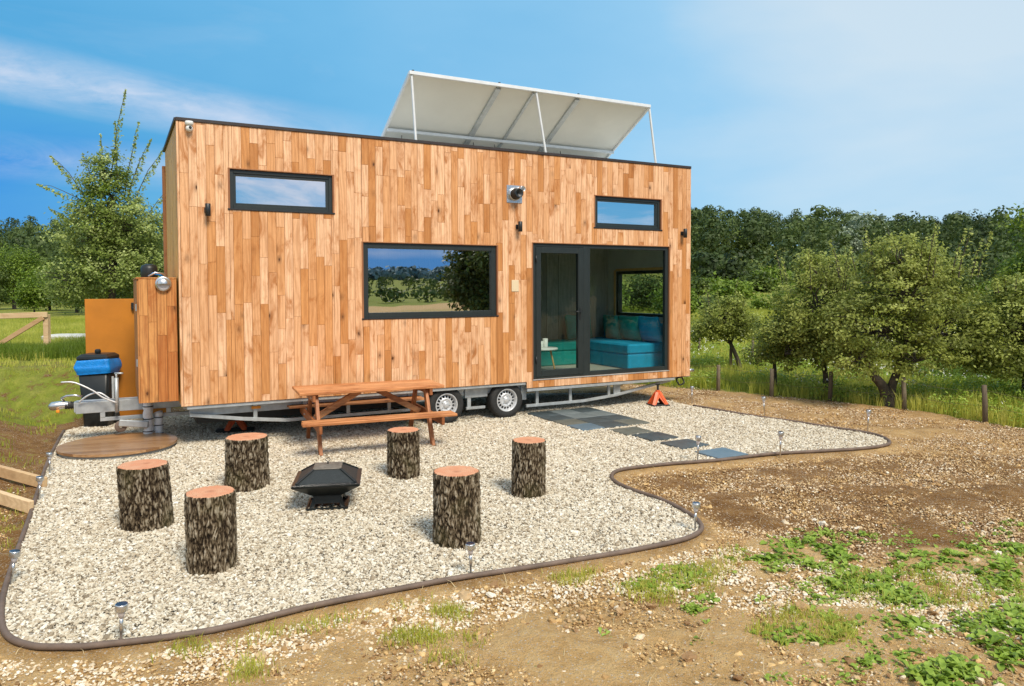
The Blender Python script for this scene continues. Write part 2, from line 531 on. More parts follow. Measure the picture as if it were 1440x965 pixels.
def pad_mat():
    t = NT('gravel_shaded_gaps'); v = t.coord()
    vo = t.n('ShaderNodeTexVoronoi', feature='F1'); t.l(v, vo.inputs['Vector']); vo.inputs['Scale'].default_value = 48
    s = t.n('ShaderNodeSeparateColor'); t.l(vo.outputs['Color'], s.inputs[0])
    c = t.ramp(s.outputs[0], [(0, (.30, .26, .21)), (.5, (.48, .44, .37)), (1, (.64, .61, .55))])
    c = t.mix(t.ramp(vo.outputs['Distance'], [(.35, (0, 0, 0)), (.62, (1, 1, 1))]), c, (.22, .19, .15))  # darker gap colour paints the shadow between the stones
    h = t.ramp(vo.outputs['Distance'], [(0, (1, 1, 1)), (.6, (0, 0, 0))])
    return t.done(t.bsdf(c, .85, 0, h, 1, .015, .2))


def stone_mat(name, stops):
    t = NT(name)
    r = t.attr('tint', 'INSTANCER')
    v = t.coord(); n = t.noise(v, 2.5, 4)
    c = t.ramp(r, stops)
    c = t.mix(t.math('MULTIPLY', t.ramp(n, [(.45, (0, 0, 0)), (.75, (1, 1, 1))]), .3), c, (.3, .25, .19))
    return t.done(t.bsdf(c, .8, 0, None, spec=.25))


# ------------------------------------------------------------------ pad outline
PADPX = [(90, 608), (68, 650), (45, 720), (20, 790), (3, 850), (7, 893), (40, 912), (90, 915), (140, 912), (300, 890), (450, 855), (600, 825),
         (760, 798), (900, 775), (962, 762), (985, 750), (984, 738), (968, 725), (930, 706), (882, 689), (861, 676), (870, 664), (920, 657),
         (1000, 650), (1100, 640), (1200, 634), (1243, 629), (1250, 622), (1225, 612), (1150, 600), (1100, 592), (1050, 585), (975, 572)]
ctrl = [Vector((*G(x, y), 0)) for x, y in PADPX]


def catmull(P, k=6):
    out = []
    n = len(P)
    for i in range(n - 1):
        p0 = P[max(i - 1, 0)]; p1 = P[i]; p2 = P[i + 1]; p3 = P[min(i + 2, n - 1)]
        for j in range(k):
            t = j / k
            out.append(.5 * ((2 * p1) + (p2 - p0) * t + (2 * p0 - 5 * p1 + 4 * p2 - p3) * t * t + (3 * p1 - p0 - 3 * p2 + p3) * t ** 3))
    out.append(P[-1]); return out


edge = catmull(ctrl)
padpoly = edge + [Vector((2.2, 14.3, 0)), Vector((-.5, 14.2, 0)), Vector((-3.2, 13.4, 0)), Vector((-6.3, 11.7, 0))]
PP = np.array([(p.x, p.y) for p in padpoly])


def inpoly(x, y, P):
    x = np.asarray(x); y = np.asarray(y); r = np.zeros(x.shape, bool); j = len(P) - 1
    for i in range(len(P)):
        xi, yi = P[i]; xj, yj = P[j]
        if yi != yj:
            c = ((yi > y) != (yj > y)) & (x < (xj - xi) * (y - yi) / (yj - yi) + xi)
            r ^= c
        j = i
    return r


def edist(x, y, P=None):
    P = PP if P is None else P
    x = np.asarray(x, float); y = np.asarray(y, float); d = np.full(x.shape, 1e9)
    for i in range(len(P)):
        ax, ay = P[i]; bx, by = P[(i + 1) % len(P)]
        vx, vy = bx - ax, by - ay; L = vx * vx + vy * vy + 1e-12
        t = np.clip(((x - ax) * vx + (y - ay) * vy) / L, 0, 1)
        d = np.minimum(d, np.hypot(x - ax - t * vx, y - ay - t * vy))
    return d


def pxpoly(pts): return np.array([G(x, y) for x, y in pts])


SPILL = pxpoly([(0, 925), (150, 922), (420, 872), (620, 832), (800, 812), (980, 772), (1060, 765), (1250, 800), (1440, 800), (1440, 900), (1300, 905),
                (1180, 875), (1000, 850), (860, 832), (700, 872), (560, 900), (480, 905), (300, 950), (200, 964), (0, 964)])
BROWN = pxpoly([(880, 690), (870, 665), (1250, 632), (1600, 640), (1600, 770), (1250, 785), (1060, 762), (990, 740)])


def fbm(x, y, s, seed=0.0):
    return np.array([mn.fractal(Vector((a * s, b * s, seed)), .6, 2.1, 4) for a, b in zip(np.ravel(x), np.ravel(y))]).reshape(np.shape(x))


def build_ground():
    def axis(lo, hi, step, far):
        a = list(np.arange(lo, hi, step)); s = step; v = hi; up = []
        while v < far: up.append(v); s *= 1.16; v += s
        up.append(far)
        s = step; v = lo - step; dn = []
        while v > -far: dn.append(v); s *= 1.16; v -= s
        dn.append(-far)
        return np.array(dn[::-1] + a + up)
    X = axis(-13, 14, .11, 900); Y = axis(1.5, 20, .11, 900)
    gx, gy = np.meshgrid(X, Y)
    z = terrain(gx, gy)
    near = (gx > -14) & (gx < 15) & (gy > .5) & (gy < 22)
    ins = inpoly(gx, gy, PP)
    d = np.full(gx.shape, 9.0); d[near] = edist(gx[near], gy[near])
    amp = np.where(ins, 0, sm(.03, .7, d))
    nz = np.zeros(gx.shape); nz[near] = fbm(gx[near], gy[near], 1.3) * .035 + fbm(gx[near], gy[near], 5, 3.) * .012
    z = z + nz * amp * near
    z = z - .022 * (~ins) * sm(.02, .15, d) * near
    V = np.stack([gx, gy, z], -1).reshape(-1, 3)
    ny, nx = gx.shape
    i = np.arange(nx * ny).reshape(ny, nx)
    Fc = np.stack([i[:-1, :-1], i[:-1, 1:], i[1:, 1:], i[1:, :-1]], -1).reshape(-1, 4)
    me = fastmesh('ground', V, Fc, smooth=True)
    by = beyond(gx, gy)
    grass = sm(-.25, .5, by)
    left = gx < -3.2
    dl = bankd(gx, gy)
    gl = sm(.5, 2.0, dl + .35 * sm(8, 12, gy)) * .9
    grass = np.where(left, np.maximum(grass, gl), grass)
    grass = np.where(left & (gy < 14), np.clip(grass, .34, .60), grass)
    grass = np.where((gy < 0) | ((gx > 10.5) & (gy < 12)), np.clip(grass, 0, .45), grass)
    grass = np.where((gy < -40), np.maximum(grass, .8), grass)
    grass = np.where(ins, 0, grass)
    dark = np.where(inpoly(gx, gy, BROWN), 1., 0.) * sm(0, .3, edist(gx, gy, BROWN))
    dark = np.maximum(dark, np.where(left, .85, 0)); dark = np.maximum(dark, .42 * sm(7.5, 9, gy))
    dark = np.maximum(dark, .5 * sm(.3, .0, d))
    spill = np.where(inpoly(gx, gy, SPILL), 1., 0.)
    for nme, arr in (('grass', grass), ('dark', dark), ('spill', spill)):
        a = me.attributes.new(nme, 'FLOAT', 'POINT'); a.data.foreach_set('value', arr.ravel().astype(np.float32))
    o = link('ground', me, ground_mat()); tag(o, 'brown stony soil turning into green meadow', kind='structure')
    return o


build_ground()
# gravel pad sheet
from mathutils.geometry import tessellate_polygon
tris = tessellate_polygon([[Vector((p.x, p.y, 0)) for p in padpoly]])
me = bpy.data.meshes.new('gravel_pad')
PZ = [Vector((p.x, p.y, .004)) for p in padpoly]
me.from_pydata(PZ, [], [t if (PZ[t[1]] - PZ[t[0]]).cross(PZ[t[2]] - PZ[t[0]]).z > 0 else t[::-1] for t in tris])
me.update()
tag(link('gravel_pad', me, pad_mat()), 'pale gravel bed bounded by a low edging', kind='structure')

# edging
mb = MB()
epts = []
for i, p in enumerate(edge):
    w = mn.noise(Vector((p.x * 1.2, p.y * 1.2, 0)))
    epts.append(Vector((p.x, p.y, .022 + .012 * w + max(0, tz(p.x, p.y)))))
mb.tube(epts, .020, 8)
o = mb.build('garden_edging', M_['hose'])
tag(o, 'dark flexible edging strip winding round the pale gravel', 'edging')


# ------------------------------------------------------------------ scattered stones
def scatter(name, pts, rot, scl, tint, mat, subdiv=2, label='', cat=None):
    n = len(pts)
    me = bpy.data.meshes.new(name); me.vertices.add(n)
    me.vertices.foreach_set('co', np.asarray(pts, np.float32).ravel())
    for nm, arr, ty in (('rot', rot, 'FLOAT_VECTOR'), ('scl', scl, 'FLOAT_VECTOR')):
        a = me.attributes.new(nm, ty, 'POINT'); a.data.foreach_set('vector', np.asarray(arr, np.float32).ravel())
    a = me.attributes.new('tint', 'FLOAT', 'POINT'); a.data.foreach_set('value', np.asarray(tint, np.float32))
    o = link(name, me, mat)
    ng = bpy.data.node_groups.new(name, 'GeometryNodeTree')
    ng.interface.new_socket('Geometry', in_out='INPUT', socket_type='NodeSocketGeometry')
    ng.interface.new_socket('Geometry', in_out='OUTPUT', socket_type='NodeSocketGeometry')
    N = ng.nodes; L = ng.links
    gi = N.new('NodeGroupInput'); go = N.new('NodeGroupOutput')
    ico = N.new('GeometryNodeMeshIcoSphere'); ico.inputs['Radius'].default_value = 1; ico.inputs['Subdivisions'].default_value = subdiv
    sp = N.new('GeometryNodeSetPosition'); nz = N.new('ShaderNodeTexNoise'); nz.inputs['Scale'].default_value = 1.1
    vm = N.new('ShaderNodeVectorMath'); vm.operation = 'SUBTRACT'; vm.inputs[1].default_value = (.5, .5, .5)
    vs_ = N.new('ShaderNodeVectorMath'); vs_.operation = 'SCALE'; vs_.inputs['Scale'].default_value = 1.6
    L.new(nz.outputs['Color'], vm.inputs[0]); L.new(vm.outputs[0], vs_.inputs[0]); L.new(vs_.outputs[0], sp.inputs['Offset'])
    L.new(ico.outputs['Mesh'], sp.inputs['Geometry'])
    smt = N.new('GeometryNodeSetMaterial'); smt.inputs['Material'].default_value = mat; L.new(sp.outputs[0], smt.inputs['Geometry'])
    iop = N.new('GeometryNodeInstanceOnPoints')
    ar = N.new('GeometryNodeInputNamedAttribute'); ar.data_type = 'FLOAT_VECTOR'; ar.inputs['Name'].default_value = 'rot'
    as_ = N.new('GeometryNodeInputNamedAttribute'); as_.data_type = 'FLOAT_VECTOR'; as_.inputs['Name'].default_value = 'scl'
    L.new(gi.outputs[0], iop.inputs['Points']); L.new(smt.outputs[0], iop.inputs['Instance'])
    L.new(ar.outputs['Attribute'], iop.inputs['Rotation']); L.new(as_.outputs['Attribute'], iop.inputs['Scale'])
    L.new(iop.outputs[0], go.inputs[0])
    md = o.modifiers.new('scatter', 'NODES'); md.node_group = ng
    tag(o, label, cat, kind='stuff')
    return o


def stones(n, x0, x1, y0, y1, keep, size, sink=.3):
    x = rng.uniform(x0, x1, n); y = rng.uniform(y0, y1, n)
    k = keep(x, y); x = x[k]; y = y[k]; m = len(x)
    s = size * rng.lognormal(0, .28, m)
    scl = np.stack([s * rng.uniform(.8, 1.35, m), s * rng.uniform(.7, 1.05, m), s * rng.uniform(.4, .75, m)], -1)
    rot = np.stack([rng.normal(0, .35, m), rng.normal(0, .35, m), rng.uniform(0, 6.3, m)], -1)
    z = terrain(x, y) + scl[:, 2] * (1 - sink) * .6
    return x, y, z, scl, rot, rng.random(m)


OBST = []
STEP = [(888, 608.5), (921, 616), (963, 627), (1014, 640)]
_ch, _sh = math.cos(.4904), math.sin(.4904)


def on_slab(x, y):
    a = (x + 4.1533) * _ch + (y - 9.282) * _sh; b = -(x + 4.1533) * _sh + (y - 9.282) * _ch
    m = (a > 5.07) & (a < 6.275) & (b > -1.41) & (b < .19)
    for px, py in STEP:
        gx, gy = G(px, py); sa = (gx + 4.1533) * _ch + (gy - 9.282) * _sh; sb_ = -(gx + 4.1533) * _sh + (gy - 9.282) * _ch
        m |= (abs(a - sa) < .225) & (abs(b - sb_) < .20)
    return m
gray = [(0, (.17, .13, .085)), (.12, (.38, .305, .21)), (.3, (.55, .47, .345)), (.6, (.65, .58, .45)), (.88, (.73, .675, .56)), (1, (.84, .81, .73))]


def keep_pad(x, y):
    ok = inpoly(x, y, PP)
    ok &= rng.random(len(x)) < np.clip(1.25 - .05 * y, .55, 1)
    ok &= (edist(x, y) > .012)
    ok &= (y < 14) & ~on_slab(x, y)
    return ok


x, y, z, scl, rot, tt = stones(860000, -6.8, 5.0, 3.7, 14.0, keep_pad, .0088)
z = z + .004 + rng.random(len(x)) ** 2 * .010 + .012 * np.clip(fbm(x, y, 1.1, 31.), -.3, 1)
sc2 = 1 + .022 * np.clip(y - 5, 0, 6)
scatter('gravel', np.stack([x, y, z], -1), rot, scl * sc2[:, None], tt, stone_mat('pale_gravel', gray), 2, 'pale crushed gravel covering the whole pad', 'gravel')


def keep_soil(x, y):
    ins = inpoly(x, y, PP)
    d = edist(x, y)
    n1 = fbm(x, y, 1.6, 9.); n2 = fbm(x, y, .6, 4.)
    base = np.clip(.15 + n1 * .25, .04, .5)
    sp = inpoly(x, y, SPILL)
    base = np.where(sp, np.clip(.85 + n1 * 1.9, .12, 1), base)
    br = inpoly(x, y, BROWN)
    base = np.where(br, np.clip(.42 + n1 * .7, .12, .8), base)
    rb = (y > 8.0) & (x > 2.5) & ~br
    base = np.where(rb, np.clip(.45 + n1 * .7, .1, .85), base)
    lf = (x < -3) & (y < 11.5)
    base = np.where(lf, np.clip(.05 + n1 * .12, .0, .2), base)
    base = base * sm(.5, -.1, beyond(x, y))
    return (~ins) & (rng.random(len(x)) < base) & (d > .03)


brownst = [(0, (.20, .10, .038)), (.3, (.40, .245, .115)), (.6, (.56, .40, .22)), (.82, (.70, .57, .39)), (1, (.84, .79, .68))]
x, y, z, scl, rot, tt = stones(620000, -6, 10.5, 2.9, 15.5, keep_soil, .0088, .45)
tt = np.where(inpoly(x, y, SPILL), .62 + .38 * tt, tt * .93)
z -= .02
scatter('loose_stones', np.stack([x, y, z], -1), rot, scl, tt, stone_mat('loose_stone', brownst), 1, 'loose tan and white stones strewn over the brown soil', 'stones')
crumb = [(0, (.20, .10, .035)), (.4, (.46, .28, .11)), (.75, (.66, .44, .19)), (1, (.76, .56, .30))]
x, y, z, scl, rot, tt = stones(330000, -5, 9.5, 2.9, 12.5, lambda x, y: (~inpoly(x, y, PP)) & (rng.random(len(x)) < np.clip(.5 + 1.6 * fbm(x, y, 2.2, 17.), .08, 1)) & (beyond(x, y) < 0), .0065, .5)
scatter('soil_crumbs', np.stack([x, y, z - .02], -1), rot, scl, tt, stone_mat('soil_crumb', crumb), 1, 'crumbs of dry soil covering the foreground ground', 'soil')
x, y, z, scl, rot, tt = stones(9000, -5, 9.5, 2.9, 12.5, lambda x, y: (~inpoly(x, y, PP)) & (edist(x, y) > .05) & (rng.random(len(x)) < np.clip(.25 + 1.8 * fbm(x, y, 1.3, 27.), .05, 1)) & (beyond(x, y) < 0), .016, .5)
scatter('soil_clods', np.stack([x, y, z - .02], -1), rot, scl, tt * .8, stone_mat('soil_clod', crumb), 2, 'clods of dry brown soil lying about the bare ground', 'soil')
x, y, z, scl, rot, tt = stones(260, -4, 6.5, 3.0, 6.5, lambda x, y: (~inpoly(x, y, PP)) & (edist(x, y) > .08), .026, .6)
scatter('larger_stones', np.stack([x, y, z - .02], -1), rot, scl, tt, stone_mat('larger_stone', brownst), 3, 'a few bigger buff stones lying in the foreground soil', 'stones')

# ------------------------------------------------------------------ THE TINY HOUSE
HY = .4904
HX, HYY = -4.1533, 9.2820
ZB = .56          # height of the floor frame above the ground
L_, W_, H_ = 8.27, 2.40, 3.60
cH, sH = math.cos(HY), math.sin(HY)


def HW(s, off, z=0.0):
    """house coordinates -> world"""
    return Vector((HX + cH * s - sH * off, HYY + sH * s + cH * off, z))


house = empty('tiny_house', (HX, HYY, 0), HY, 'long timber clad tiny house standing on a twin axle trailer', 'tiny house')

OPEN = [('up', .60, 1.94, 2.505, 3.02), ('mid', 2.34, 4.445, 1.055, 2.125), ('ru', 6.235, 7.62, 2.465, 2.987), ('door', 5.065, 7.81, .03, 2.185)]


def subtract(iv, a, b):
    out = []
    for p, q in iv:
        if b <= p or a >= q: out.append((p, q)); continue
        if a > p: out.append((p, a))
        if b < q: out.append((b, q))
    return out


def boards(mb, u0, u1, zmin, ztop, opens, place, width=.105, th=.02, seed=1):
    """vertical random-length boards; place(u, depth, z) gives the point"""
    rr = random.Random(seed)
    u = u0
    while u < u1 - .001:
        w = min(width * rr.choice((.92, 1, 1, 1.05)), u1 - u)
        if u1 - (u + w) < .03: w = u1 - u
        a, b = u, u + w
        cuts = sorted({a, b} | {c for o in opens for c in (o[1], o[2]) if a < c < b})
        z = zmin(u + w * .5) - rr.uniform(0, .9)
        brk = []
        while z < ztop: z += rr.choice((.45, .6, .75, .9, 1.1, 1.35, 1.6)) * rr.uniform(.85, 1.1); brk.append((z, rr.random()))
        for c0, c1 in zip(cuts[:-1], cuts[1:]):
            if c1 - c0 < .006: continue
            mid = (c0 + c1) / 2
            iv = [(zmin(mid), ztop)]
            for o in opens:
                if o[1] < mid < o[2]: iv = subtract(iv, o[3], o[4])
            p = -99; segs = []
            for zb, t in brk: segs.append((p, zb, t)); p = zb
            for lo, hi in iv:
                for s0, s1, t in segs:
                    q0, q1 = max(lo, s0), min(hi, s1)
                    if q1 - q0 < .004: continue
                    g = .0012; e = .0025
                    x0, x1, z0, z1 = c0 + g, c1 - g, q0 + g * .7, q1 - g * .7
                    dd = rr.uniform(-.0012, .0012)
                    P = [place(x0, 0, z0), place(x1, 0, z0), place(x1, 0, z1), place(x0, 0, z1),
                         place(x0, th - e + dd, z0), place(x1, th - e + dd, z0), place(x1, th - e + dd, z1), place(x0, th - e + dd, z1),
                         place(x0 + e, th + dd, z0 + e), place(x1 - e, th + dd, z0 + e), place(x1 - e, th + dd, z1 - e), place(x0 + e, th + dd, z1 - e)]
                    mb.add(P, [(8, 9, 10, 11), (4, 5, 9, 8), (5, 6, 10, 9), (6, 7, 11, 10), (7, 4, 8, 11),
                               (0, 1, 5, 4), (1, 2, 6, 5), (2, 3, 7, 6), (3, 0, 4, 7)], t + rr.uniform(-.002, .002))
        u += w


mb = MB()
boards(mb, .022, L_, lambda s: (0 if s < 4.96 else -.10), H_ - .035, OPEN, lambda u, d, z: (u, -d, z + ZB), seed=3)
fix_normals(mb.build('front_cladding', M_['clad'], house))
mb = MB()
boards(mb, 0, W_, lambda s: 0, H_ - .035, [], lambda u, d, z: (-d + .02, u, z + ZB), seed=8)
fix_normals(mb.build('side_cladding', M_['clad_side'], house))
mb = MB()
boards(mb, 0, W_, lambda s: -.1, H_ - .035, [('w', .28, 2.05, .92, 1.80)], lambda u, d, z: (L_ + d, u, z + ZB), seed=9)
fix_normals(mb.build('end_cladding', M_['clad'], house))
mb = MB()
boards(mb, 0, L_, lambda s: 0, H_ - .035, [], lambda u, d, z: (u, W_ + d, z + ZB), seed=12)
fix_normals(mb.build('rear_cladding', M_['clad_side'], house))


# structural wall core with the openings left free
def core(mb, u0, u1, z0, z1, opens, bx):
    us = sorted({u0, u1} | {c for o in opens for c in (o[1], o[2])})
    for a, b in zip(us[:-1], us[1:]):
        iv = [(z0, z1)]
        for o in opens:
            if o[1] <= (a + b) / 2 <= o[2]: iv = subtract(iv, o[3], o[4])
        for lo, hi in iv: bx(a, b, lo, hi)


mb = MB()
core(mb, .03, L_ - .001, .001, H_ - .04, OPEN, lambda a, b, lo, hi: mb.box(a, b, .001, .10, lo + ZB, hi + ZB))
mb.build('wall_core', M_['lining'], house)
mb = MB(); core(mb, .101, W_ - .002, .002, H_ - .04, [('w', .28, 2.05, .92, 1.80)], lambda a, b, lo, hi: mb.box(L_ - .10, L_ - .001, a, b, lo + ZB, hi + ZB))
mb.build('wall_core', M_['lining'], house)
MB().box(.023, L_ - .101, W_ - .10, W_ - .001, ZB + .002, ZB + H_ - .04).build('wall_core', M_['lining2'], house)
MB().box(.022, .12, .101, W_ - .101, ZB + .002, ZB + H_ - .04).build('wall_core', M_['lining'], house)
MB().box(.03, L_ - .103, .102, W_ - .102, ZB - .05, ZB + .04).build('floor_deck', M_['floorin'], house)
MB().box(.0, L_, .0, W_, ZB + H_ - .038, ZB + H_ - .004).build('roof_deck', M_['bounce_roof'], house)
# partition and the kitchen behind the middle window
mb = MB(); mb.box(4.75, 4.80, .55, W_ - .102, ZB + .041, ZB + 2.6)
mb.build('partition', M_['lining2'], house)
mb = MB()
for k in range(9): mb.box(4.80 + .27 * k + .004, 4.80 + .27 * (k + 1) - .004, W_ - .118, W_ - .101, ZB + .05, ZB + 2.5, .003, t=.1 + .08 * k)
mb.build('wall_panelling', M_['lining2'], house)
mb = MB(); mb.box(.13, L_ - .11, .105, W_ - .105, ZB + 2.38, ZB + 2.43)
mb.build('inner_ceiling', M_['lining'], house)
# corner profile, flashing, roof
mb = MB()
mb.box(-.008, .020, -.022, .0, ZB, ZB + H_ - .035, .003)
mb.build('corner_board', M_['clad'], house)
mb = MB(); mb.box(L_ - .004, L_ + .012, -.026, .0, ZB - .1, ZB + H_ - .035, .004)
mb.build('corner_board', M_['clad'], house)
mb = MB()
mb.box(-.012, L_ + .012, -.035, .0, ZB + H_ - .036, ZB + H_ + .006, .003)
mb.box(-.03, .0, .0, W_ + .03, ZB + H_ - .036, ZB + H_ + .006, .003)
mb.box(L_, L_ + .02, .0, W_ + .03, ZB + H_ - .036, ZB + H_ + .006, .003)
mb.build('roof_flashing', M_['trim'], house)
# rust coloured downpipe strip at the far left edge of the side wall
mb = MB(); mb.box(-.045, .0, W_ - .02, W_ + .05, ZB + .9, ZB + H_ - .25, .004); mb.build('rear_trim_board', M_['reveal'], house)


def window(name, s0, s1, z0, z1, glass, fw=.06, sash=0.0, rev=True, sill=True):
    z0 += ZB; z1 += ZB
    w = empty(name, (s0, 0, z0)); w.parent = house
    w.location = (s0, 0, z0)
    W = s1 - s0; Hh = z1 - z0

    def frame(mb, a, b, c, d, f, y0, y1):
        mb.box(a, a + f, y0, y1, c, d, .003); mb.box(b - f, b, y0, y1, c, d, .003)
        mb.box(a + f, b - f, y0 + .001, y1 - .001, c, c + f, .003); mb.box(a + f, b - f, y0 + .001, y1 - .001, d - f, d, .003)
    if rev:
        mb = MB(); t = .012
        mb.box(-.014, W + .014, -.026, .03, Hh - t + .006, Hh + .008, .002)
        mb.box(-.014, -.002 + t, -.026, .03, .0, Hh - t + .005, .002); mb.box(W - t + .002, W + .014, -.026, .03, .0, Hh - t + .005, .002)
        mb.build('reveal_trim', M_['reveal'], w)
    m = MB(); frame(m, .011, W - .011, .003, Hh - .008, fw, .004, .075)
    i = .011 + fw
    if sash:
        frame(m, i - .008, W - i + .008, .003 + fw - .008, Hh - fw, sash, .018, .08)
        i += sash - .008
    m.build('frame', M_['frame'], w)
    MB().box(i - .004, W - i + .004, .045, .051, i - .011, Hh - i + .005, 0).build('pane', glass, w)
    if sill: MB().box(-.02, W + .02, -.032, .01, -.016, .004, .003).build('sill', M_['black'], w)
    return w


window('window', .60, 1.94, 2.505, 3.02, M_['glass_top'], .045, .04)
window('window', 6.235, 7.62, 2.465, 2.987, M_['glass_top'], .045, .04)
window('window', 2.34, 4.445, 1.055, 2.125, M_['glass'], .075, 0)
# blinds behind the two slit windows
for a, b, c, d in ((.60, 1.94, 2.505, 3.02), (6.235, 7.62, 2.465, 2.987)):
    MB().box(a, b, .13, .135, c + ZB, d + ZB).build('window_blind', M_['white'], house)

# glazed entrance: door leaf on the left, fixed light on the right
ds, dz0, dz1 = 5.065, .03 + ZB, 2.185 + ZB
mb = MB()
mb.box(ds - .014, 7.824, -.026, .03, dz1 - .006, dz1 + .008, .002); mb.box(ds - .014, ds + .008, -.026, .03, dz0, dz1 - .007, .002); mb.box(7.802, 7.824, -.026, .03, dz0, dz1 - .007, .002)
mb.build('door_reveal', M_['reveal'], house)
door = empty('door', (ds, 0, dz0)); door.parent = house; door.location = (ds, 0, dz0)
DH = dz1 - dz0 - .008
mb = MB()
mb.box(.012, .07, .002, .08, .0, DH, .003); mb.box(.96, 1.06, .002, .08, .0, DH, .003)
mb.box(.07, .96, .003, .079, DH - .05, DH, .003); mb.box(.07, .96, .003, .079, .0, .03, .003)
mb.build('frame', M_['frame'], door)
mb = MB()
mb.box(.073, .165, -.006, .07, .035, DH - .053, .004); mb.box(.865, .957, -.006, .07, .035, DH - .053, .004)
mb.box(.165, .865, -.005, .069, .035, .135, .004); mb.box(.165, .865, -.005, .069, DH - .15, DH - .053, .004)
mb.build('leaf', M_['frame'], door)
MB().box(.16, .87, .03, .036, .13, DH - .145).build('pane', M_['glass_door'], door)
mb = MB(); mb.box(.885, .915, -.016, -.006, .93, 1.13, .004); mb.tube([(.90, -.012, 1.06), (.90, -.05, 1.06), (.78, -.052, 1.06)], .009, 10)
mb.build('handle', M_['black'], door)
for zz in (.25, DH - .3): MB().tube([(.07, -.012, zz), (.07, -.012, zz + .11)], .011, 10).build('hinge', M_['black'], door)
fx = empty('fixed_window', (ds + 1.06, 0, dz0)); fx.parent = house; fx.location = (ds + 1.06, 0, dz0)
FW = 7.81 - ds - 1.06 - .012
mb = MB()
mb.box(.001, .04, .004, .078, 0, DH, .003); mb.box(FW - .06, FW, .004, .078, 0, DH, .003)
mb.box(.04, FW - .06, .005, .077, 0, .07, .003); mb.box(.04, FW - .06, .005, .077, DH - .06, DH, .003)
mb.build('frame', M_['frame'], fx)
MB().box(.036, FW - .056, .04, .046, .066, DH - .056).build('pane', M_['glass_door'], fx)
MB().box(ds, 7.81, -.03, .003, dz0 - .014, dz0 - .001, .002).build('threshold', M_['galv'], house)
# end wall window
ew = empty('end_window', (L_, .28, ZB + .92)); ew.parent = house; ew.location = (L_, .28, ZB + .92)
mb = MB()
mb.box(-.09, .01, .004, .07, .003, .877, .003); mb.box(-.09, .01, 1.70, 1.766, .003, .877, .003)
mb.box(-.089, .009, .07, 1.70, .003, .06, .003); mb.box(-.089, .009, .07, 1.70, .817, .877, .003)
mb.build('frame', M_['frame'], ew)
MB().box(-.045, -.039, .066, 1.704, .056, .821).build('pane', M_['glass_door'], ew)
mb = MB(); mb.box(-.112, -.092, 1.77, 1.83, -.03, .9, .003); mb.box(-.112, -.092, -.06, 0, -.03, .9, .003); mb.box(-.112, -.092, 0.001, 1.769, .881, .93, .003)
mb.build('casing', M_['gold'], ew)


def wall_lamp(s, z):
    a = empty('wall_lamp', (s, -.022, z + ZB)); a.parent = house; a.location = (s, -.022, z + ZB)
    mb = MB(); mb.box(-.035, .035, -.02, 0, -.035, .035, .004); mb.box(-.016, .016, -.055, -.02, -.018, .018, .002); mb.build('mount', M_['black'], a)
    mb = MB(); mb.lathe([(.0, -.078), (.028, -.078), (.033, -.074), (.033, .074), (.028, .078), (0, .078)], 20, Matrix.Translation((0, -.085, 0)))
    mb.build('lamp_body', M_['black'], a)


for s, z in ((.335, 2.47), (4.80, 2.42), (8.085, 2.42)): wall_lamp(s, z)
# camera dome under the roof edge
a = empty('security_camera', (.14, -.022, ZB + 3.50)); a.parent = house; a.location = (.14, -.022, ZB + 3.50)
mb = MB(); mb.lathe([(0, .06), (.045, .058), (.05, .045), (.05, .015), (.03, .005), (0, .005)], 20, Matrix.Translation((0, -.045, 0))); mb.box(-.03, .03, -.02, 0, .01, .06, .003)
mb.build('housing', M_['white'], a)
mb = MB(); m = Matrix.Translation((0, -.045, -.03))
mb.lathe([(.042 * math.sin(t), -.042 * math.cos(t)) for t in np.linspace(0.01, PI, 14)], 20, m); mb.build('camera_ball', M_['white'], a)
mb = MB(); mb.lathe([(0, .044), (.018, .042), (.02, .035)], 16, m @ Matrix.Rotation(R(80), 4, Vector((1, .25, 0)))); mb.build('lens', M_['black'], a)
# flue outlet with its square plate
a = empty('flue_vent', (4.745, -.022, ZB + 2.92)); a.parent = house; a.location = (4.745, -.022, ZB + 2.92)
mb = MB(); mb.box(-.135, .135, -.008, 0, -.135, .135, .003)
for sx in (-1, 1):
    for sz in (-1, 1): mb.box(sx * .125, sx * .085, -.012, -.008, sz * .125, sz * .085, .002)
mb.build('wall_plate', M_['steel'], a)
my = Matrix.Rotation(R(90), 4, 'X')
mb = MB(); mb.lathe([(.085, 0), (.085, .06), (.078, .07), (.07, .16), (.062, .162), (.0, .10)], 28, my); mb.build('outlet_pipe', M_['black'], a)
mb = MB(); mb.lathe([(.085, .008), (.098, .010), (.1, .03), (.088, .032)], 28, my); mb.build('collar', M_['steel'], a)
mb = MB(); m2 = Matrix.Translation((.085, 0, .075)) @ my
mb.lathe([(.042, 0), (.042, .13), (.036, .132), (.034, .06), (0, .055)], 22, m2); mb.build('exhaust_spout', M_['steel'], a)
# cream wall plate by the door
MB().box(4.69, 4.815, -.030, -.022, ZB + 1.42, ZB + 1.60, .006).build('wall_plate', M_['cream'], house)

# --- solar array on the roof
arr = empty('solar_array', (3.1, 0, ZB + H_)); arr.parent = house; arr.location = (0, 0, ZB)
zt, zs = 4.545, -.535


def pz(off): return zt + zs * off


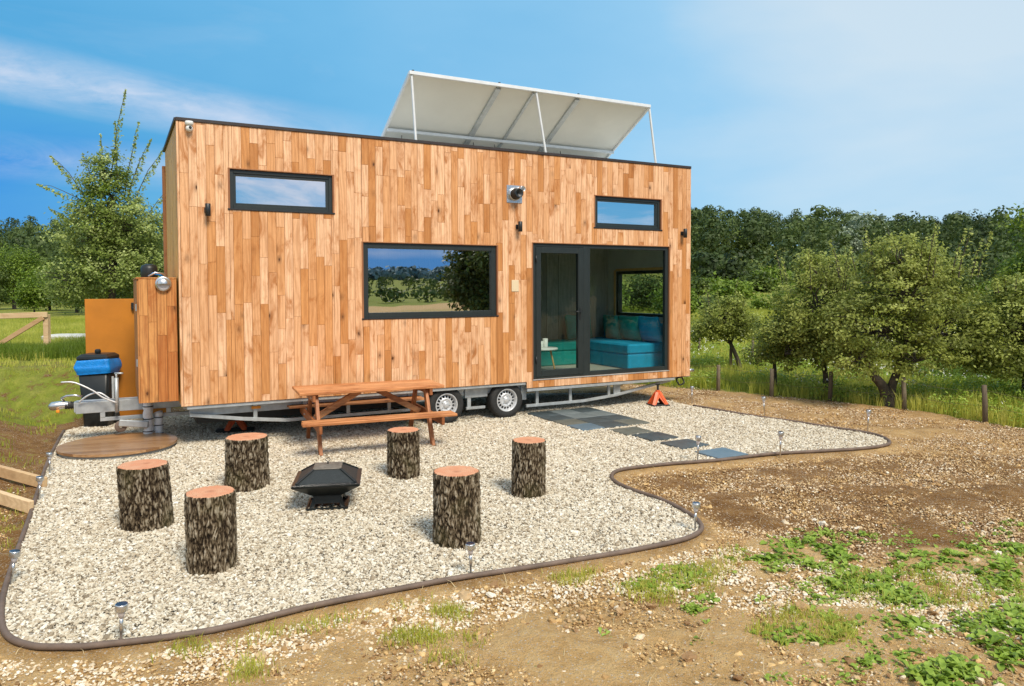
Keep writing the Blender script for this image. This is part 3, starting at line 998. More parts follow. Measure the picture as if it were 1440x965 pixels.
s0, s1 = 3.07, 7.36
off1 = 1.62
nvec = Vector((0, zs, -1)).normalized() * -1
for k in range(3):
    a_, b_ = s0 + (s1 - s0) * k / 3, s0 + (s1 - s0) * (k + 1) / 3
    mb = MB()
    mb.beam(((a_ + b_) / 2, .012, pz(.012) + .012), ((a_ + b_) / 2, off1, pz(off1) + .012), b_ - a_ - .012, .012, 0)
    p = mb.build('backsheet', M_['backsheet'], arr)
    mb = MB(); mb.beam(((a_ + b_) / 2, .012, pz(.012) + .024), ((a_ + b_) / 2, off1, pz(off1) + .024), b_ - a_ - .03, .010, 0)
    mb.build('solar_panel', M_['cell'], arr)
mb = MB()
mb.beam((s0 - .02, -.01, zt + .01), (s1 + .02, -.01, zt + .01), .05, .05, .003)
mb.beam((s0 - .01, off1, pz(off1)), (s1 + .01, off1, pz(off1)), .04, .045, .003)
for s in (s0 - .005, s1 + .005): mb.beam((s, 0, zt), (s, off1, pz(off1)), .035, .06, .003)
mb.build('outer_frame', M_['alu'], arr)
for s, w_ in ((s0 + (s1 - s0) / 3, .085), (s0 + (s1 - s0) * 2 / 3, .085), ((s0 + s1) / 2 - .1, .04)):
    MB().beam((s, .02, pz(.02) - .018), (s, off1, pz(off1) - .018), w_, .04, .003).build('rafter', M_['galv'], arr)
MB().beam((s0, 1.02, pz(1.02) - .06), (s1, 1.02, pz(1.02) - .06), .05, .045, .003).build('cross_rail', M_['alu'], arr)
for sb, st in ((3.16, 3.09), (5.34, 5.15), (7.54, 7.37)):
    MB().beam((sb, .03, H_ - .0), (st, .0, zt - .02), .028, .03, .002, up=(0, 1, 0)).build('strut', M_['alu'], arr)
for s in (3.13, 5.2, 7.35):
    MB().beam((s, off1 - .05, H_ - .01), (s, off1 - .05, pz(off1)), .03, .03, .002, up=(0, 1, 0)).build('strut', M_['alu'], arr)
for s in (s0 + .04, s0 + (s1 - s0) / 3, s0 + (s1 - s0) * 2 / 3): MB().box(s - .015, s + .015, -.02, .01, zt + .035, zt + .055, .003).build('clamp', M_['black'], arr)
for s, k in ((3.35, .12), (5.0, .1), (4.6, .14), (6.3, .1)):
    mb = MB(); mb.tube([(s, 1.15, pz(1.15) - .03), (s - .02, 1.10, pz(1.1) - .12), (s - .03, 1.12, pz(1.12) - .22), (s, 1.16, H_)], .006, 6)
    mb.build('cable', M_['black'], arr)

# --- trailer
tr = empty('trailer_chassis', (0, 0, ZB)); tr.parent = house; tr.location = (0, 0, ZB)
mb = MB()
mb.box(.06, 4.95, .0, .06, -.045, -.003, .003)              # thin ledge under the cladding
mb.box(4.97, 7.95, -.012, .05, -.155, -.112, .003)
mb.box(.1, L_, .16, .22, -.16, -.047, .004)                 # long member, near side
mb.box(.1, L_, W_ - .22, W_ - .16, -.16, -.047, .004)
for s in np.arange(.4, 8.2, .9): mb.box(s, s + .06, .22, W_ - .22, -.14, -.06, .003)
mb.build('main_frame', M_['galv'], tr)
mb = MB()


def rail(pts, w=.04, h=.05):
    for a_, b_ in zip(pts[:-1], pts[1:]): mb.beam(a_, b_, w, h, .003)


for off in (.12, W_ - .12):
    mb = MB()
    rail([(.10, off, -.13), (.75, off, -.235), (1.3, off, -.30), (3.28, off, -.30)], h=.045)
    for s in (.9, 1.55, 2.15, 2.75): mb.box(s - .025, s + .025, off - .015, off + .015, -.28, -.05, .002)
    mb.build('truss_rail', M_['galv'], tr); mb = MB()
    rail([(5.02, off, -.40), (6.1, off, -.40), (6.75, off, -.35), (7.95, off, -.17)], h=.045)
    for s in (5.22, 5.85, 6.62): mb.box(s - .025, s + .025, off - .015, off + .015, (-.385 if s < 6.3 else -.34), -.157, .002)
    mb.box(6.72, 6.86, off - .01, off + .01, -.335, -.157, .002)
    mb.build('truss_rail', M_['galv'], tr)
MB().box(3.05, 3.36, .14, .158, -.20, -.05, .003).build('axle_bracket', M_['galv'], tr)
mb = MB()
mb.box(4.93, 5.03, .125, .16, -.30, -.045, .003); mb.build('axle_bracket', M_['galv'], tr)
mb = MB(); mb.box(3.96, 4.34, .125, .16, -.20, -.045, .003)
mb.box(3.98, 4.30, .12, .16, -.38, -.34, .003); mb.box(4.0, 4.06, .13, .16, -.34, -.20, .002)
mb.build('axle_bracket', M_['galv'], tr)
for s in (3.65, 4.65):
    MB().tube([(s, .2, -.27), (s, W_ - .2, -.27)], .035, 14).build('axle', M_['galv'], tr)
mb = MB(); mb.box(.85, .97, .10, .118, -.115, -.075, .006); mb.build('side_marker', M_['amber'], tr)
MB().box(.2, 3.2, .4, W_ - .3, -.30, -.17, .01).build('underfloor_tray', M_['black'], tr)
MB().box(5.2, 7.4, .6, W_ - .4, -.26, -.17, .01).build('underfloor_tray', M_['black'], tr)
# stray timber offcuts and the rear roller
mb = MB(); mb.beam((6.95, .2, -.20), (7.05, .9, -.16), .05, .05, .003); mb.build('timber_packer', M_['raw'], tr)
mb = MB(); mb.box(8.18, 8.42, .12, .2, -.135, -.09, .003); mb.box(8.26, 8.40, .1, .22, -.13, .0, .004); mb.tube([(8.40, .16, -.02), (8.52, .16, -.03)], .028, 12); mb.build('rear_bracket', M_['steel'], tr)
mb = MB()
mb.tube([(8.15 + .075 * math.cos(t), .08 + .02 * math.sin(3 * t), -.19 + .075 * math.sin(t)) for t in np.linspace(0, 2 * PI * 1.9, 40)], .014, 8)
mb.build('coiled_cable', M_['black'], tr)
# drawbar
mb = MB()
for oy in (1.13, 1.31):
    mb.beam((-1.20, oy, -.085), (.35, oy, -.085), .06, .15, .004)
mb.box(-1.22, -.9, 1.12, 1.28, -.14, -.01, .004)
mb.box(-.92, -.86, 1.10, 1.16, -.23, -.162, .003)
mb.box(-.92, .3, 1.105, 1.155, -.28, -.232, .003)
mb.box(-.12, -.06, 1.11, 1.15, -.231, -.162, .003)
mb.build('drawbar', M_['galv'], tr)
mb = MB()
mb.tube([(-1.22, 1.2, -.05), (-1.30, 1.2, -.04), (-1.38, 1.2, -.04), (-1.46, 1.2, -.05), (-1.50, 1.2, -.07)], [.035, .045, .055, .058, .035], 16)
mb.tube([(-1.33, 1.2, .01), (-1.36, 1.17, .05), (-1.30, 1.12, .085), (-1.2, 1.1, .09), (-1.12, 1.1, .07)], .014, 8)
mb.build('coupling', M_['steel'], tr)
mb = MB(); mb.lathe([(.045, 0), (.052, .015), (.042, .03), (.052, .045), (.042, .06), (.052, .075), (.042, .09), (.05, .105)], 20, Matrix.Translation((-1.325, 1.2, -.05)) @ Matrix.Rotation(R(90), 4, 'Y'))
mb.build('coupling_gaiter', M_['rubber'], tr)
mb = MB(); mb.box(-1.42, -1.38, 1.12, 1.16, -.13, -.09, .006); mb.build('coupling_reflector', M_['amber'], tr)
mb = MB()
mb.tube([(-.72, 1.02, -.16), (-.72, 1.02, .30)], .026, 14); mb.tube([(-.72, 1.02, .30), (-.72, 1.02, .36)], .014, 10)
mb.tube([(-.74, 1.02, .36), (-.64, .98, .36)], .012, 8)
mb.box(-.775, -.75, 1.0, 1.04, .02, .32, .002)
mb.build('jockey_post', M_['galv'], tr)
mb = MB(); mw = Matrix.Translation((-.68, 1.0, -.35)) @ Matrix.Rotation(R(90), 4, 'X') @ Matrix.Scale(.75, 4) @ Matrix.Translation((0, 0, -.03))
mb.lathe([(.03, 0), (.085, 0), (.1, .012), (.1, .05), (.085, .06), (.03, .06)], 24, mw); mb.build('jockey_wheel', M_['hose'], tr)
mb = MB(); mb.beam((-.70, .98, -.30), (-.35, .92, -.34), .05, .09, .01); mb.build('jockey_bracket', M_['galv'], tr)
for pts in ([(-1.35, 1.0, .28), (-1.2, .98, .27), (-1.0, .95, .16), (-.88, .93, .06), (-.72, .92, -.02)], [(-1.16, 1.05, .0), (-1.05, 1.0, .09), (-.92, .97, .12), (-.8, .95, .03)]):
    q = catmull([Vector(p) for p in pts], 5); mb = MB(); mb.tube(q, .011, 8); mb.build('cable', M_['rim'], tr)


def wheel(s, off, face):
    w = empty('wheel', (s, off, ZB - .272)); w.parent = house; w.location = (s, off, ZB - .272)
    m = Matrix.Rotation(R(90), 4, 'X') if face < 0 else Matrix.Rotation(R(-90), 4, 'X')
    rt, rr, wd = .285, .178, .175
    mb = MB()
    mb.lathe([(rr, .0), (rr + .012, .006), (.225, .012), (.262, .004), (.280, -.012), (rt, -.035), (rt, -wd + .035), (.278, -wd + .01), (.24, -wd), (rr, -wd)], 48, m)
    o = mb.build('tyre', M_['rubber'], w); fix_normals(o)
    n = 48; prof = [(rr, .004), (rr - .006, .006), (rr - .016, .002), (rr - .022, -.02), (.142, -.045)]
    mb = MB(); mb.lathe(prof, n, m)
    # disc with ventilation holes between r=.142 and .112
    vs = []; fs = []

    def ring(r, z): return [m @ Vector((r * math.cos(2 * PI * k / n), r * math.sin(2 * PI * k / n), z)) for k in range(n)]
    A_, B_ = ring(.142, -.045), ring(.108, -.032)
    mb2 = mb
    for k in range(n):
        if k % 3 != 0:
            continue
        j = (k + 1) % n
        mb2.add([A_[k], A_[j], B_[j], B_[k]], [(0, 1, 2, 3)], 0)
    mb.lathe([(.108, -.032), (.098, -.022), (.085, -.022), (.075, -.030), (.05, -.030), (.042, -.018), (.036, -.006), (.03, -.002), (.0, -.002)], n, m)
    mb.lathe([(.135, -.06), (.135, -.05)], n, m)
    o = mb.build('rim', M_['rim'], w)
    mb = MB(); mb.lathe([(.145, -.062), (.0, -.062)], 32, m); mb.build('brake_drum', M_['rimdark'], w)
    for k in range(5):
        a_ = 2 * PI * k / 5; mb = MB()
        mb.lathe([(.009, -.030), (.009, -.018), (.006, -.015), (0, -.015)], 8, m @ Matrix.Translation((.062 * math.cos(a_), .062 * math.sin(a_), 0)))
        mb.build('wheel_bolt', M_['galv'], w)
    return w


for s in (3.625, 4.645):
    wheel(s, .055, -1)
    wheel(s, W_ - .055, 1)

# --- clad store box on the drawbar end of the house
sb = empty('store_box', (-.47, .12, ZB)); sb.parent = house; sb.location = (0, 0, ZB)
mb = MB(); mb.box(-.455, -.04, .20, 2.0, .08, 1.58); mb.build('store_core', M_['black'], sb)
mb = MB(); boards(mb, -.455, -.022, lambda s: .05, 1.605, [], lambda u, d, z: (u, .2 - d, z), .11, .02, 31); fix_normals(mb.build('store_cladding', M_['clad_box'], sb))
mb = MB(); boards(mb, .2, 2.0, lambda s: .05, 1.605, [], lambda u, d, z: (-.455 - d, u, z), .11, .02, 37); fix_normals(mb.build('store_door', M_['clad_box'], sb))
mb = MB(); mb.box(-.484, -.022, .174, 2.0, 1.606, 1.625, .003); mb.build('store_lid', M_['clad_box'], sb)
for z in (.5, 1.2): MB().box(-.49, -.476, .30, .36, z, z + .09, .002).build('store_hinge', M_['galv'], sb)
bl = empty('bulkhead_lamp', (-.19, .17, 1.55)); bl.parent = sb; bl.location = (-.175, .176, 1.545); bl.scale = (.86, .86, .86)
mb = MB(); mb.lathe([(.0, 0), (.105, 0), (.112, .02), (.108, .045), (.09, .05)], 30, my); mb.build('lamp_ring', M_['steel'], bl)
mb = MB()
P = []
for i in range(9):
    th = (i / 8) * PI / 2
    P.append([(.09 * math.cos(th) * math.cos(a), -.05 - .075 * math.sin(th) * .9, .09 * math.cos(th) * math.sin(a)) for a in np.linspace(-.15, PI + .15, 18)])
vs = [v for r_ in P for v in r_]; fs = [(i * 18 + k, i * 18 + k + 1, (i + 1) * 18 + k + 1, (i + 1) * 18 + k) for i in range(8) for k in range(17)]
mb.add(vs, fs, 0, True); mb.build('lamp_hood', M_['steel'], bl)
mb = MB(); mb.lathe([(.088, .048), (.07, .052), (0, .055)], 24, my); mb.build('lamp_lens', M_['frost'], bl)

# gas bottle and fittings standing on the store box
gb = empty('gas_bottle', HW(-.30, 1.0, ZB + 1.626), HY, 'small black bottle with blue valve on top of the clad store box', 'gas bottle')
mb = MB(); mb.lathe([(0, 0), (.10, 0), (.105, .01), (.105, .13), (.09, .17), (.04, .19), (0, .19)], 24); mb.build('bottle_body', M_['black'], gb)
mb = MB(); mb.tube([(.0, -.13, .02), (.04, -.15, .06), (.10, -.14, .05), (.16, -.10, .02)], .016, 8); mb.build('hose', M_['bag'], gb)
mb = MB(); mb.tube([(-.02, -.2, .02), (.06, -.21, .07), (.15, -.18, .06), (.21, -.15, .01)], .012, 8); mb.build('pipe', M_['steel'], gb)

# ------------------------------------------------------------------ furniture inside (things of their own)
def HT(name, s, off, z, label, cat, group=None): return empty(name, HW(s, off, z), HY, label, cat, group)


def cushion_mesh(w, h, d):
    bm = bmesh.new(); bmesh.ops.create_cube(bm, size=1)
    bmesh.ops.subdivide_edges(bm, edges=bm.edges, cuts=5, use_grid_fill=True)
    for v in bm.verts:
        x, y, z = v.co.x * 2, v.co.y * 2, v.co.z * 2
        puff = (1 - abs(x) ** 2.5) * (1 - abs(z) ** 2.5)
        pinch = 1 - .10 * (1 - abs(x)) * (abs(z) > .9) - .0
        v.co.x = x * w / 2 * (1 - .07 * (1 - z * z) * (abs(x) > .9)); v.co.z = z * h / 2 * (1 - .08 * (1 - x * x) * (abs(z) > .9))
        v.co.y = y * (d * .12 + d * .40 * max(puff, 0) ** .5)
    me = bpy.data.meshes.new('cushion'); bm.to_mesh(me); bm.free(); return me


FZ = ZB + .04
sofa = HT('corner_sofa', 7.6, 1.2, FZ, 'teal corner sofa seen through the glazed entrance', 'sofa')
def SO(s): return s - 7.6
def OO(o): return o - 1.2
mb = MB(); mb.box(SO(7.19), SO(8.0), OO(.33), OO(2.25), .0, .26, .02); fix_normals(mb.build('sofa_base', M_['blue'], sofa))
mb = MB(); mb.box(SO(7.185), SO(8.0), OO(.32), OO(2.25), .26, .44, .03); fix_normals(mb.build('seat', M_['blue'], sofa))
mb = MB(); mb.box(SO(4.95), SO(7.18), OO(1.5), OO(2.25), .0, .26, .02); fix_normals(mb.build('sofa_base', M_['teal'], sofa))
mb = MB(); mb.box(SO(4.95), SO(7.18), OO(1.49), OO(2.25), .26, .43, .03); fix_normals(mb.build('seat', M_['teal'], sofa))
mb = MB(); mb.box(SO(8.0), SO(8.15), OO(.33), OO(2.25), .0, .78, .03); fix_normals(mb.build('backrest', M_['blue'], sofa))
for i, (s, o_, rz, rx, dz) in enumerate([(7.90, .62, 1.50, -.22, 0), (7.88, 1.18, 1.56, -.22, -.01), (7.86, 1.74, 1.35, -.20, -.01), (7.30, 2.08, .1, -.2, 0)]):
    o = link('cushion', cushion_mesh(.64, .50, .24), M_['blue' if i < 1 else 'teal'])
    o.location = HW(s, o_, FZ + .67 + dz); o.rotation_euler = (rx * 1.0, 0, HY + rz)
    o.rotation_euler = (Matrix.Rotation(HY + rz, 3, 'Z') @ Matrix.Rotation(rx, 3, 'X')).to_euler()
    soft(o, 1)
    tag(o, ['bright teal cushion nearest the glass on the sofa', 'middle teal cushion leaning in the row on the sofa', 'darker teal cushion beside the dark door frame on the sofa',
            'shaded teal cushion at the back corner of the sofa'][i], 'cushion', 'cushions on the corner sofa')
tb = HT('side_table', 5.60, .62, FZ, 'small three legged side table behind the glass door', 'side table')
mb = MB(); mb.lathe([(0, .40), (.27, .40), (.275, .41), (.275, .42), (.27, .43), (0, .43)], 40); fix_normals(mb.build('table_top', M_['white'], tb))
for k in range(3):
    a_ = R(200 + 120 * k); mb = MB()
    mb.tube([(.15 * math.cos(a_), .15 * math.sin(a_), .40), (.24 * math.cos(a_), .24 * math.sin(a_), 0)], [.016, .011], 10); mb.build('leg', M_['gold'], tb)
for i, (dx, dy, r_, h_) in enumerate(((-.02, 0, .05, .11), (.09, .03, .045, .15))):
    p = HW(5.60 + dx, .62 + dy, FZ + .431)
    mb = MB(); mb.lathe([(0, 0), (r_ * .9, 0), (r_, .01), (r_, h_), (r_ - .006, h_), (r_ - .006, .02), (0, .018)], 24)
    o = mb.build(('mug', 'cup')[i], M_['white']); o.location = p
    tag(o, ('short white mug on the small side table', 'taller white cup on the small side table')[i], ('mug', 'cup')[i])
rug = HT('rug', 5.7, .9, FZ, 'pale shaggy rug under the small side table', 'rug')
mb = MB(); mb.box(-.6, .6, -.6, .45, .001, .02, .008); mb.build('pile', M_['lining'], rug)
# kitchen counter seen dimly through the middle window
kc = HT('kitchen_counter', 3.2, 2.0, FZ, 'pale kitchen counter behind the large middle window', 'kitchen counter')
mb = MB(); mb.box(-1.4, 1.4, -.1, .29, .0, .88, .01); mb.build('cabinet', M_['lining'], kc)
mb = MB(); mb.box(-1.42, 1.42, -.13, .29, .881, .92, .005); mb.build('worktop', M_['black'], kc)
for i, (a_, b_, z) in enumerate(((2.35, 2.95, 1.35), (2.9, 3.45, 1.05))):
    o = MB().box(a_ - 2.5, b_ - 2.5, 0, .2, 0, .03, .002).build('wall_shelf', M_['black']); o.location = HW(2.5, 2.09, ZB + z); o.rotation_euler = (0, 0, HY)
    tag(o, ('upper dark shelf inside behind the middle window', 'lower dark shelf inside behind the middle window')[i], 'shelf', 'shelves inside')

# ------------------------------------------------------------------ things round the drawbar
ps = HT('plywood_screen', -.50, 2.75, 0, 'orange stained plywood screen standing behind the black bin', 'screen')
MB().box(-.62, .50, 0, .03, .08, ZB + 1.33, .003).build('board', M_['ply'], ps)
MB().box(-.615, -.57, .03, .08, 0, ZB + 1.3, .003).build('batten', M_['raw'], ps); MB().box(.44, .49, .03, .08, 0, ZB + 1.3, .003).build('batten', M_['raw'], ps)
mb = MB(); mb.box(.0, .07, -.05, 0, ZB + 1.17, ZB + 1.27, .006); mb.box(.01, .06, -.06, -.05, ZB + 1.155, ZB + 1.20, .004); mb.build('latch_box', M_['black'], ps)

bx, by_ = -6.15, 11.0
bn = empty('waste_bin', (bx, by_, tz(bx, by_)), R(8), 'black wheeled waste bin lined with a blue bag', 'waste bin')


def rrect(w, d, z, r=.05, n=5, ox=0, oy=0):
    out = []
    for cx, cy, a0 in ((w / 2 - r, d / 2 - r, 0), (-w / 2 + r, d / 2 - r, 90), (-w / 2 + r, -d / 2 + r, 180), (w / 2 - r, -d / 2 + r, 270)):
        for k in range(n + 1):
            a_ = R(a0 + 90 * k / n); out.append((ox + cx + r * math.cos(a_), oy + cy + r * math.sin(a_), z))
    return out


bn.scale = (.80, .80, 1.0)
mb = MB(); mb.loft([rrect(.42, .42, .03), rrect(.44, .46, .3), rrect(.53, .55, .92)], smooth=True); mb.build('bin_body', M_['bin'], bn)
mb = MB()
rs = []
for i in range(7):
    z = .80 + .035 * i; bul = .012 + .022 * math.sin(PI * i / 6)
    ring = rrect(.55 + 2 * bul, .57 + 2 * bul, z, .07, 9)
    rs.append([(x + .012 * math.sin(9 * x + 7 * y + i), y + .012 * math.cos(13 * x - 6 * y + i * 2), z + .012 * math.sin(8 * x + 5 * y + 1)) for x, y, z in ring])
mb.loft(rs, False, False, smooth=True); mb.build('bin_bag', M_['bag'], bn)
mb = MB(); mb.loft([rrect(.53, .55, 1.0, .05), rrect(.56, .58, 1.02, .05), rrect(.55, .57, 1.05, .05), rrect(.44, .46, 1.085, .05)], smooth=False); mb.box(-.06, .04, -.02, .05, 1.08, 1.15, .02); mb.build('bin_lid', M_['bin'], bn)
mb = MB(); mb.tube([(-.25, .30, 1.0), (.25, .30, 1.0)], .02, 10); mb.build('bin_handle', M_['bin'], bn)
for sx in (-.22, .22):
    mb = MB(); mb.lathe([(0, -.025), (.09, -.025), (.1, -.015), (.1, .015), (.09, .025), (0, .025)], 20, Matrix.Translation((sx, .22, .1)) @ Matrix.Rotation(R(90), 4, 'Y')); mb.build('bin_wheel', M_['rubber'], bn)

for i, (px, py, zt_, rad) in enumerate(((212, 612, .56, .062), (226, 606, .36, .055))):
    x, y, _z = HW((-.35, -.22)[i], (.99, 1.02)[i], 0); q = empty('wrapped_pipe', (x, y, 0), 0, ('taller foil wrapped pipe rising from the gravel under the store box', 'shorter foil wrapped pipe beside the taller one under the store box')[i], 'pipe', 'foil wrapped pipes')
    mb = MB(); n = 14; mb.tube([(.006 * math.sin(k * 2.1), .006 * math.cos(k * 1.7), zt_ * k / n) for k in range(n + 1)], [rad * (1 + .07 * math.sin(k * 2.4 + i)) for k in range(n + 1)], 16); mb.build('foil_wrap', M_['foil'], q)
    for k in range(3): MB().tube([(0, 0, zt_ * (.2 + .3 * k)), (0, 0, zt_ * (.2 + .3 * k) + .012)], rad * 1.06, 16).build('tape_band', M_['black'], q)

# round timber well cover
q = [Vector(G(x, y)).to_3d() for x, y in ((80, 640), (252, 628), (168, 618), (168, 648))]
x, y = -5.0, 9.36
wc = empty('well_cover', (x, y, 0), .32, 'flat round cover of brown planks lying on the gravel', 'well cover')
mb = MB(); r_ = .68
k = 0; yy = -r_
while yy < r_ - .01:
    y2 = min(yy + .125, r_); pts = []
    for t in np.linspace(yy + .002, y2 - .002, 7): pts.append((math.sqrt(max(r_ * r_ - t * t, 0)), t))
    ring = [(a_, t) for a_, t in pts] + [(-a_, t) for a_, t in pts[::-1]]
    mb.loft([[(a_, b_, .055) for a_, b_ in ring], [(a_, b_, .085) for a_, b_ in ring]], t=random.random()); yy = y2
fix_normals(mb.build('plank_disc', M_['disc'], wc))
mb = MB(); mb.lathe([(.0, 0), (.64, 0), (.65, .01), (.65, .054), (0, .054)], 64); fix_normals(mb.build('concrete_ring', simple('pale_concrete', (.42, .41, .37), .8, 0, .15, 6, .3), wc))
wc.location = (x, y, .004)

# ------------------------------------------------------------------ log seats
def bark_mat():
    t = NT('log_bark'); v = t.coord(scale=(1, 1, .3)); h = t.attr('height')
    n = t.noise(v, 30, 5, .6); n2 = t.noise(t.coord(), 3.5, 4)
    hh = t.math('ADD', h, t.math('MULTIPLY', t.math('SUBTRACT', n, .5), .7), True)
    c = t.ramp(hh, [(.18, (.010, .006, .004)), (.45, (.05, .034, .019)), (.70, (.165, .125, .08)), (.96, (.34, .29, .215))])
    c = t.mix(t.math('MULTIPLY', t.ramp(n2, [(.5, (0, 0, 0)), (.7, (1, 1, 1))]), .35), c, (.10, .095, .035))
    return t.done(t.bsdf(c, .9, 0, n, .5, .006, .15))


def logtop_mat():
    t = NT('log_top'); v = t.coord()
    sx = t.n('ShaderNodeSeparateXYZ'); t.l(v, sx.inputs[0])
    rr_ = t.math('SQRT', t.math('ADD', t.math('MULTIPLY', sx.outputs[0], sx.outputs[0]), t.math('MULTIPLY', sx.outputs[1], sx.outputs[1])))
    n = t.noise(v, 6, 5, .6)
    rg = t.math('SINE', t.math('ADD', t.math('MULTIPLY', rr_, 420), t.math('MULTIPLY', n, 9)))
    c = t.ramp(n, [(.3, (.60, .235, .12)), (.5, (.66, .30, .165)), (.75, (.70, .43, .26))])
    c = t.mix(t.math('MULTIPLY', t.ramp(rg, [(.3, (0, 0, 0)), (1, (1, 1, 1))]), .38), c, (.40, .13, .07))
    c = t.mix(t.ramp(rr_, [(0, (.7, .7, .7)), (.05, (0, 0, 0))]), c, (.36, .12, .06))
    c = t.mix(t.math('MULTIPLY', t.ramp(t.noise(t.coord(scale=(1, 9, 1)), 11, 4, .7), [(.6, (0, 0, 0)), (.68, (1, 1, 1))]), .6), c, (.30, .15, .09))
    return t.done(t.bsdf(c, .6, 0, rg, .1, .002, .3))


BARK, LTOP = bark_mat(), logtop_mat()


def log_seat(px, py, h, r, lean, label, seed, bul=0.0):
    x, y = G(px, py)
    x *= 1 + r * .95 / y; y += r * .95
    o = empty('log_seat', (x, y, .006), seed, label, 'log seat', 'log seats round the fire pit')
    nu, nv = 220, 110
    V = []; Ht = []
    for j in range(nv + 1):
        z = h * j / nv
        for i in range(nu):
            th = 2 * PI * i / nu
            cx, cy = math.cos(th), math.sin(th)
            q = Vector((cx * 2.2 + seed * 7, cy * 2.2, z * 3.2))
            big = mn.noise(q) * .35
            wv = Vector((cx * r * 42 + seed, cy * r * 42, z * 7.5)) + Vector((mn.noise(q * 3), mn.noise(q * 3 + Vector((9, 0, 0))), 0)) * 1.3
            dists, _ = mn.voronoi(wv)
            e = min(1, (dists[1] - dists[0]) * 2.2)
            f = mn.fractal(Vector((cx * r * 90, cy * r * 90, z * 30 + seed)), .5, 2.1, 3)
            hh = .75 * e ** .6 + .25 * (.5 + f)
            rad = r * (1 + big * .10 + bul * (1 - j / nv) ** 2) + .020 * (hh - .8)
            if j == nv: rad -= .006
            V.append((rad * cx + lean * z, rad * cy, z)); Ht.append(hh)
    V = np.array(V); idx = np.arange(nu * (nv + 1)).reshape(nv + 1, nu); nx = np.roll(idx, -1, 1)
    Fc = np.stack([idx[:-1], nx[:-1], nx[1:], idx[1:]], -1).reshape(-1, 4)
    me = fastmesh('bark', V, Fc, smooth=True)
    a = me.attributes.new('height', 'FLOAT', 'POINT'); a.data.foreach_set('value', np.array(Ht, np.float32))
    link('bark', me, BARK, o)
    top = V[-nu:]
    mb = MB(); cz = h + .003
    c = top.mean(0)
    ring = [(c[0] + (p[0] - c[0]) * .975, c[1] + (p[1] - c[1]) * .975, cz) for p in top]
    r0 = [(p[0], p[1], h - .004) for p in top]
    mb.loft([r0, ring], False, True, smooth=False); mb.build('cut_top', LTOP, o)
    OBST.append((x, y, r))
    return o


log_seat(208, 750, .535, .203, -.06, 'bark covered log seat furthest left, beside the round plank cover', 1, .03)
log_seat(298, 812, .56, .173, .0, 'nearest log seat at lower left with a pale spot on its bark', 2, .0)
log_seat(348, 694, .525, .208, -.01, 'broad log seat in front of the orange jack stand', 3, .08)
log_seat(568, 676, .505, .175, .0, 'log seat just in front of the right end of the picnic table', 4)
log_seat(643, 774, .565, .188, -.05, 'nearest log seat on the right, behind a garden stake light', 5, .03)
log_seat(743, 703, .54, .168, .015, 'log seat furthest right, standing alone on open gravel', 6, .02)

# ------------------------------------------------------------------ fire pit
x, y = G(462, 712)
fp = empty('fire_pit', (x, y, .008), .17, 'black square fire pit with a pyramid lid in the ring of logs', 'fire pit')
fp.scale = (1.2, 1.2, .93)


def sq(w, z, d=None): d = d or w; return [(-w / 2, -d / 2, z), (w / 2, -d / 2, z), (w / 2, d / 2, z), (-w / 2, d / 2, z)]


mb = MB(); mb.loft([sq(.305, .0), sq(.305, .018)]);
for a_, b_ in (((-.15, -.15), (.15, -.15)), ((.15, -.15), (.15, .15)), ((.15, .15), (-.15, .15)), ((-.15, .15), (-.15, -.15))):
    mb.beam((*a_, .024), (*b_, .024), .014, .02, .003)
mb.build('base_tray', M_['pit'], fp)
mb = MB()
for k in range(4):
    m = Matrix.Rotation(k * PI / 2, 4, 'Z')
    P = [(-.135, -.135, .02), (-.105, -.135, .02), (-.09, -.108, .06), (.09, -.108, .06), (.105, -.135, .02), (.135, -.135, .02), (.10, -.10, .15), (-.10, -.10, .15)]
    mb.add([m @ Vector(p) for p in P], [(0, 1, 2, 7), (7, 2, 3, 6), (3, 4, 5, 6)], 0)
mb.build('pedestal', M_['pit'], fp)
mb = MB(); mb.loft([sq(.215, .135), sq(.22, .142), sq(.49, .262), sq(.50, .270)]); mb.build('bowl', M_['pit'], fp)
mb = MB(); mb.loft([sq(.50, .274), sq(.505, .286), sq(.44, .296)], cap1=False); mb.build('rim', M_['pit'], fp)
mb = MB(); mb.loft([sq(.44, .2965), sq(.20, .400)], cap0=False, cap1=False); mb.build('mesh_side', M_['mesh'], fp)
for a_, b_ in (((-.22, -.22), (-.10, -.10)), ((.22, -.22), (.10, -.10)), ((.22, .22), (.10, .10)), ((-.22, .22), (-.10, .10))):
    MB().beam((*a_, .2985), (*b_, .403), .022, .012, .003).build('lid_rib', M_['pit'], fp)
mb = MB(); mb.loft([sq(.215, .401), sq(.21, .408), sq(.06, .425)]); mb.build('lid_top', M_['ash'], fp)
mb = MB(); mb.tube([(0, 0, .42), (0, 0, .45)], .006, 8); mb.tube([(.017 * math.cos(t), 0, .466 + .017 * math.sin(t)) for t in np.linspace(0, 2 * PI, 20)], .003, 6, False); mb.build('ring_handle', M_['black'], fp)

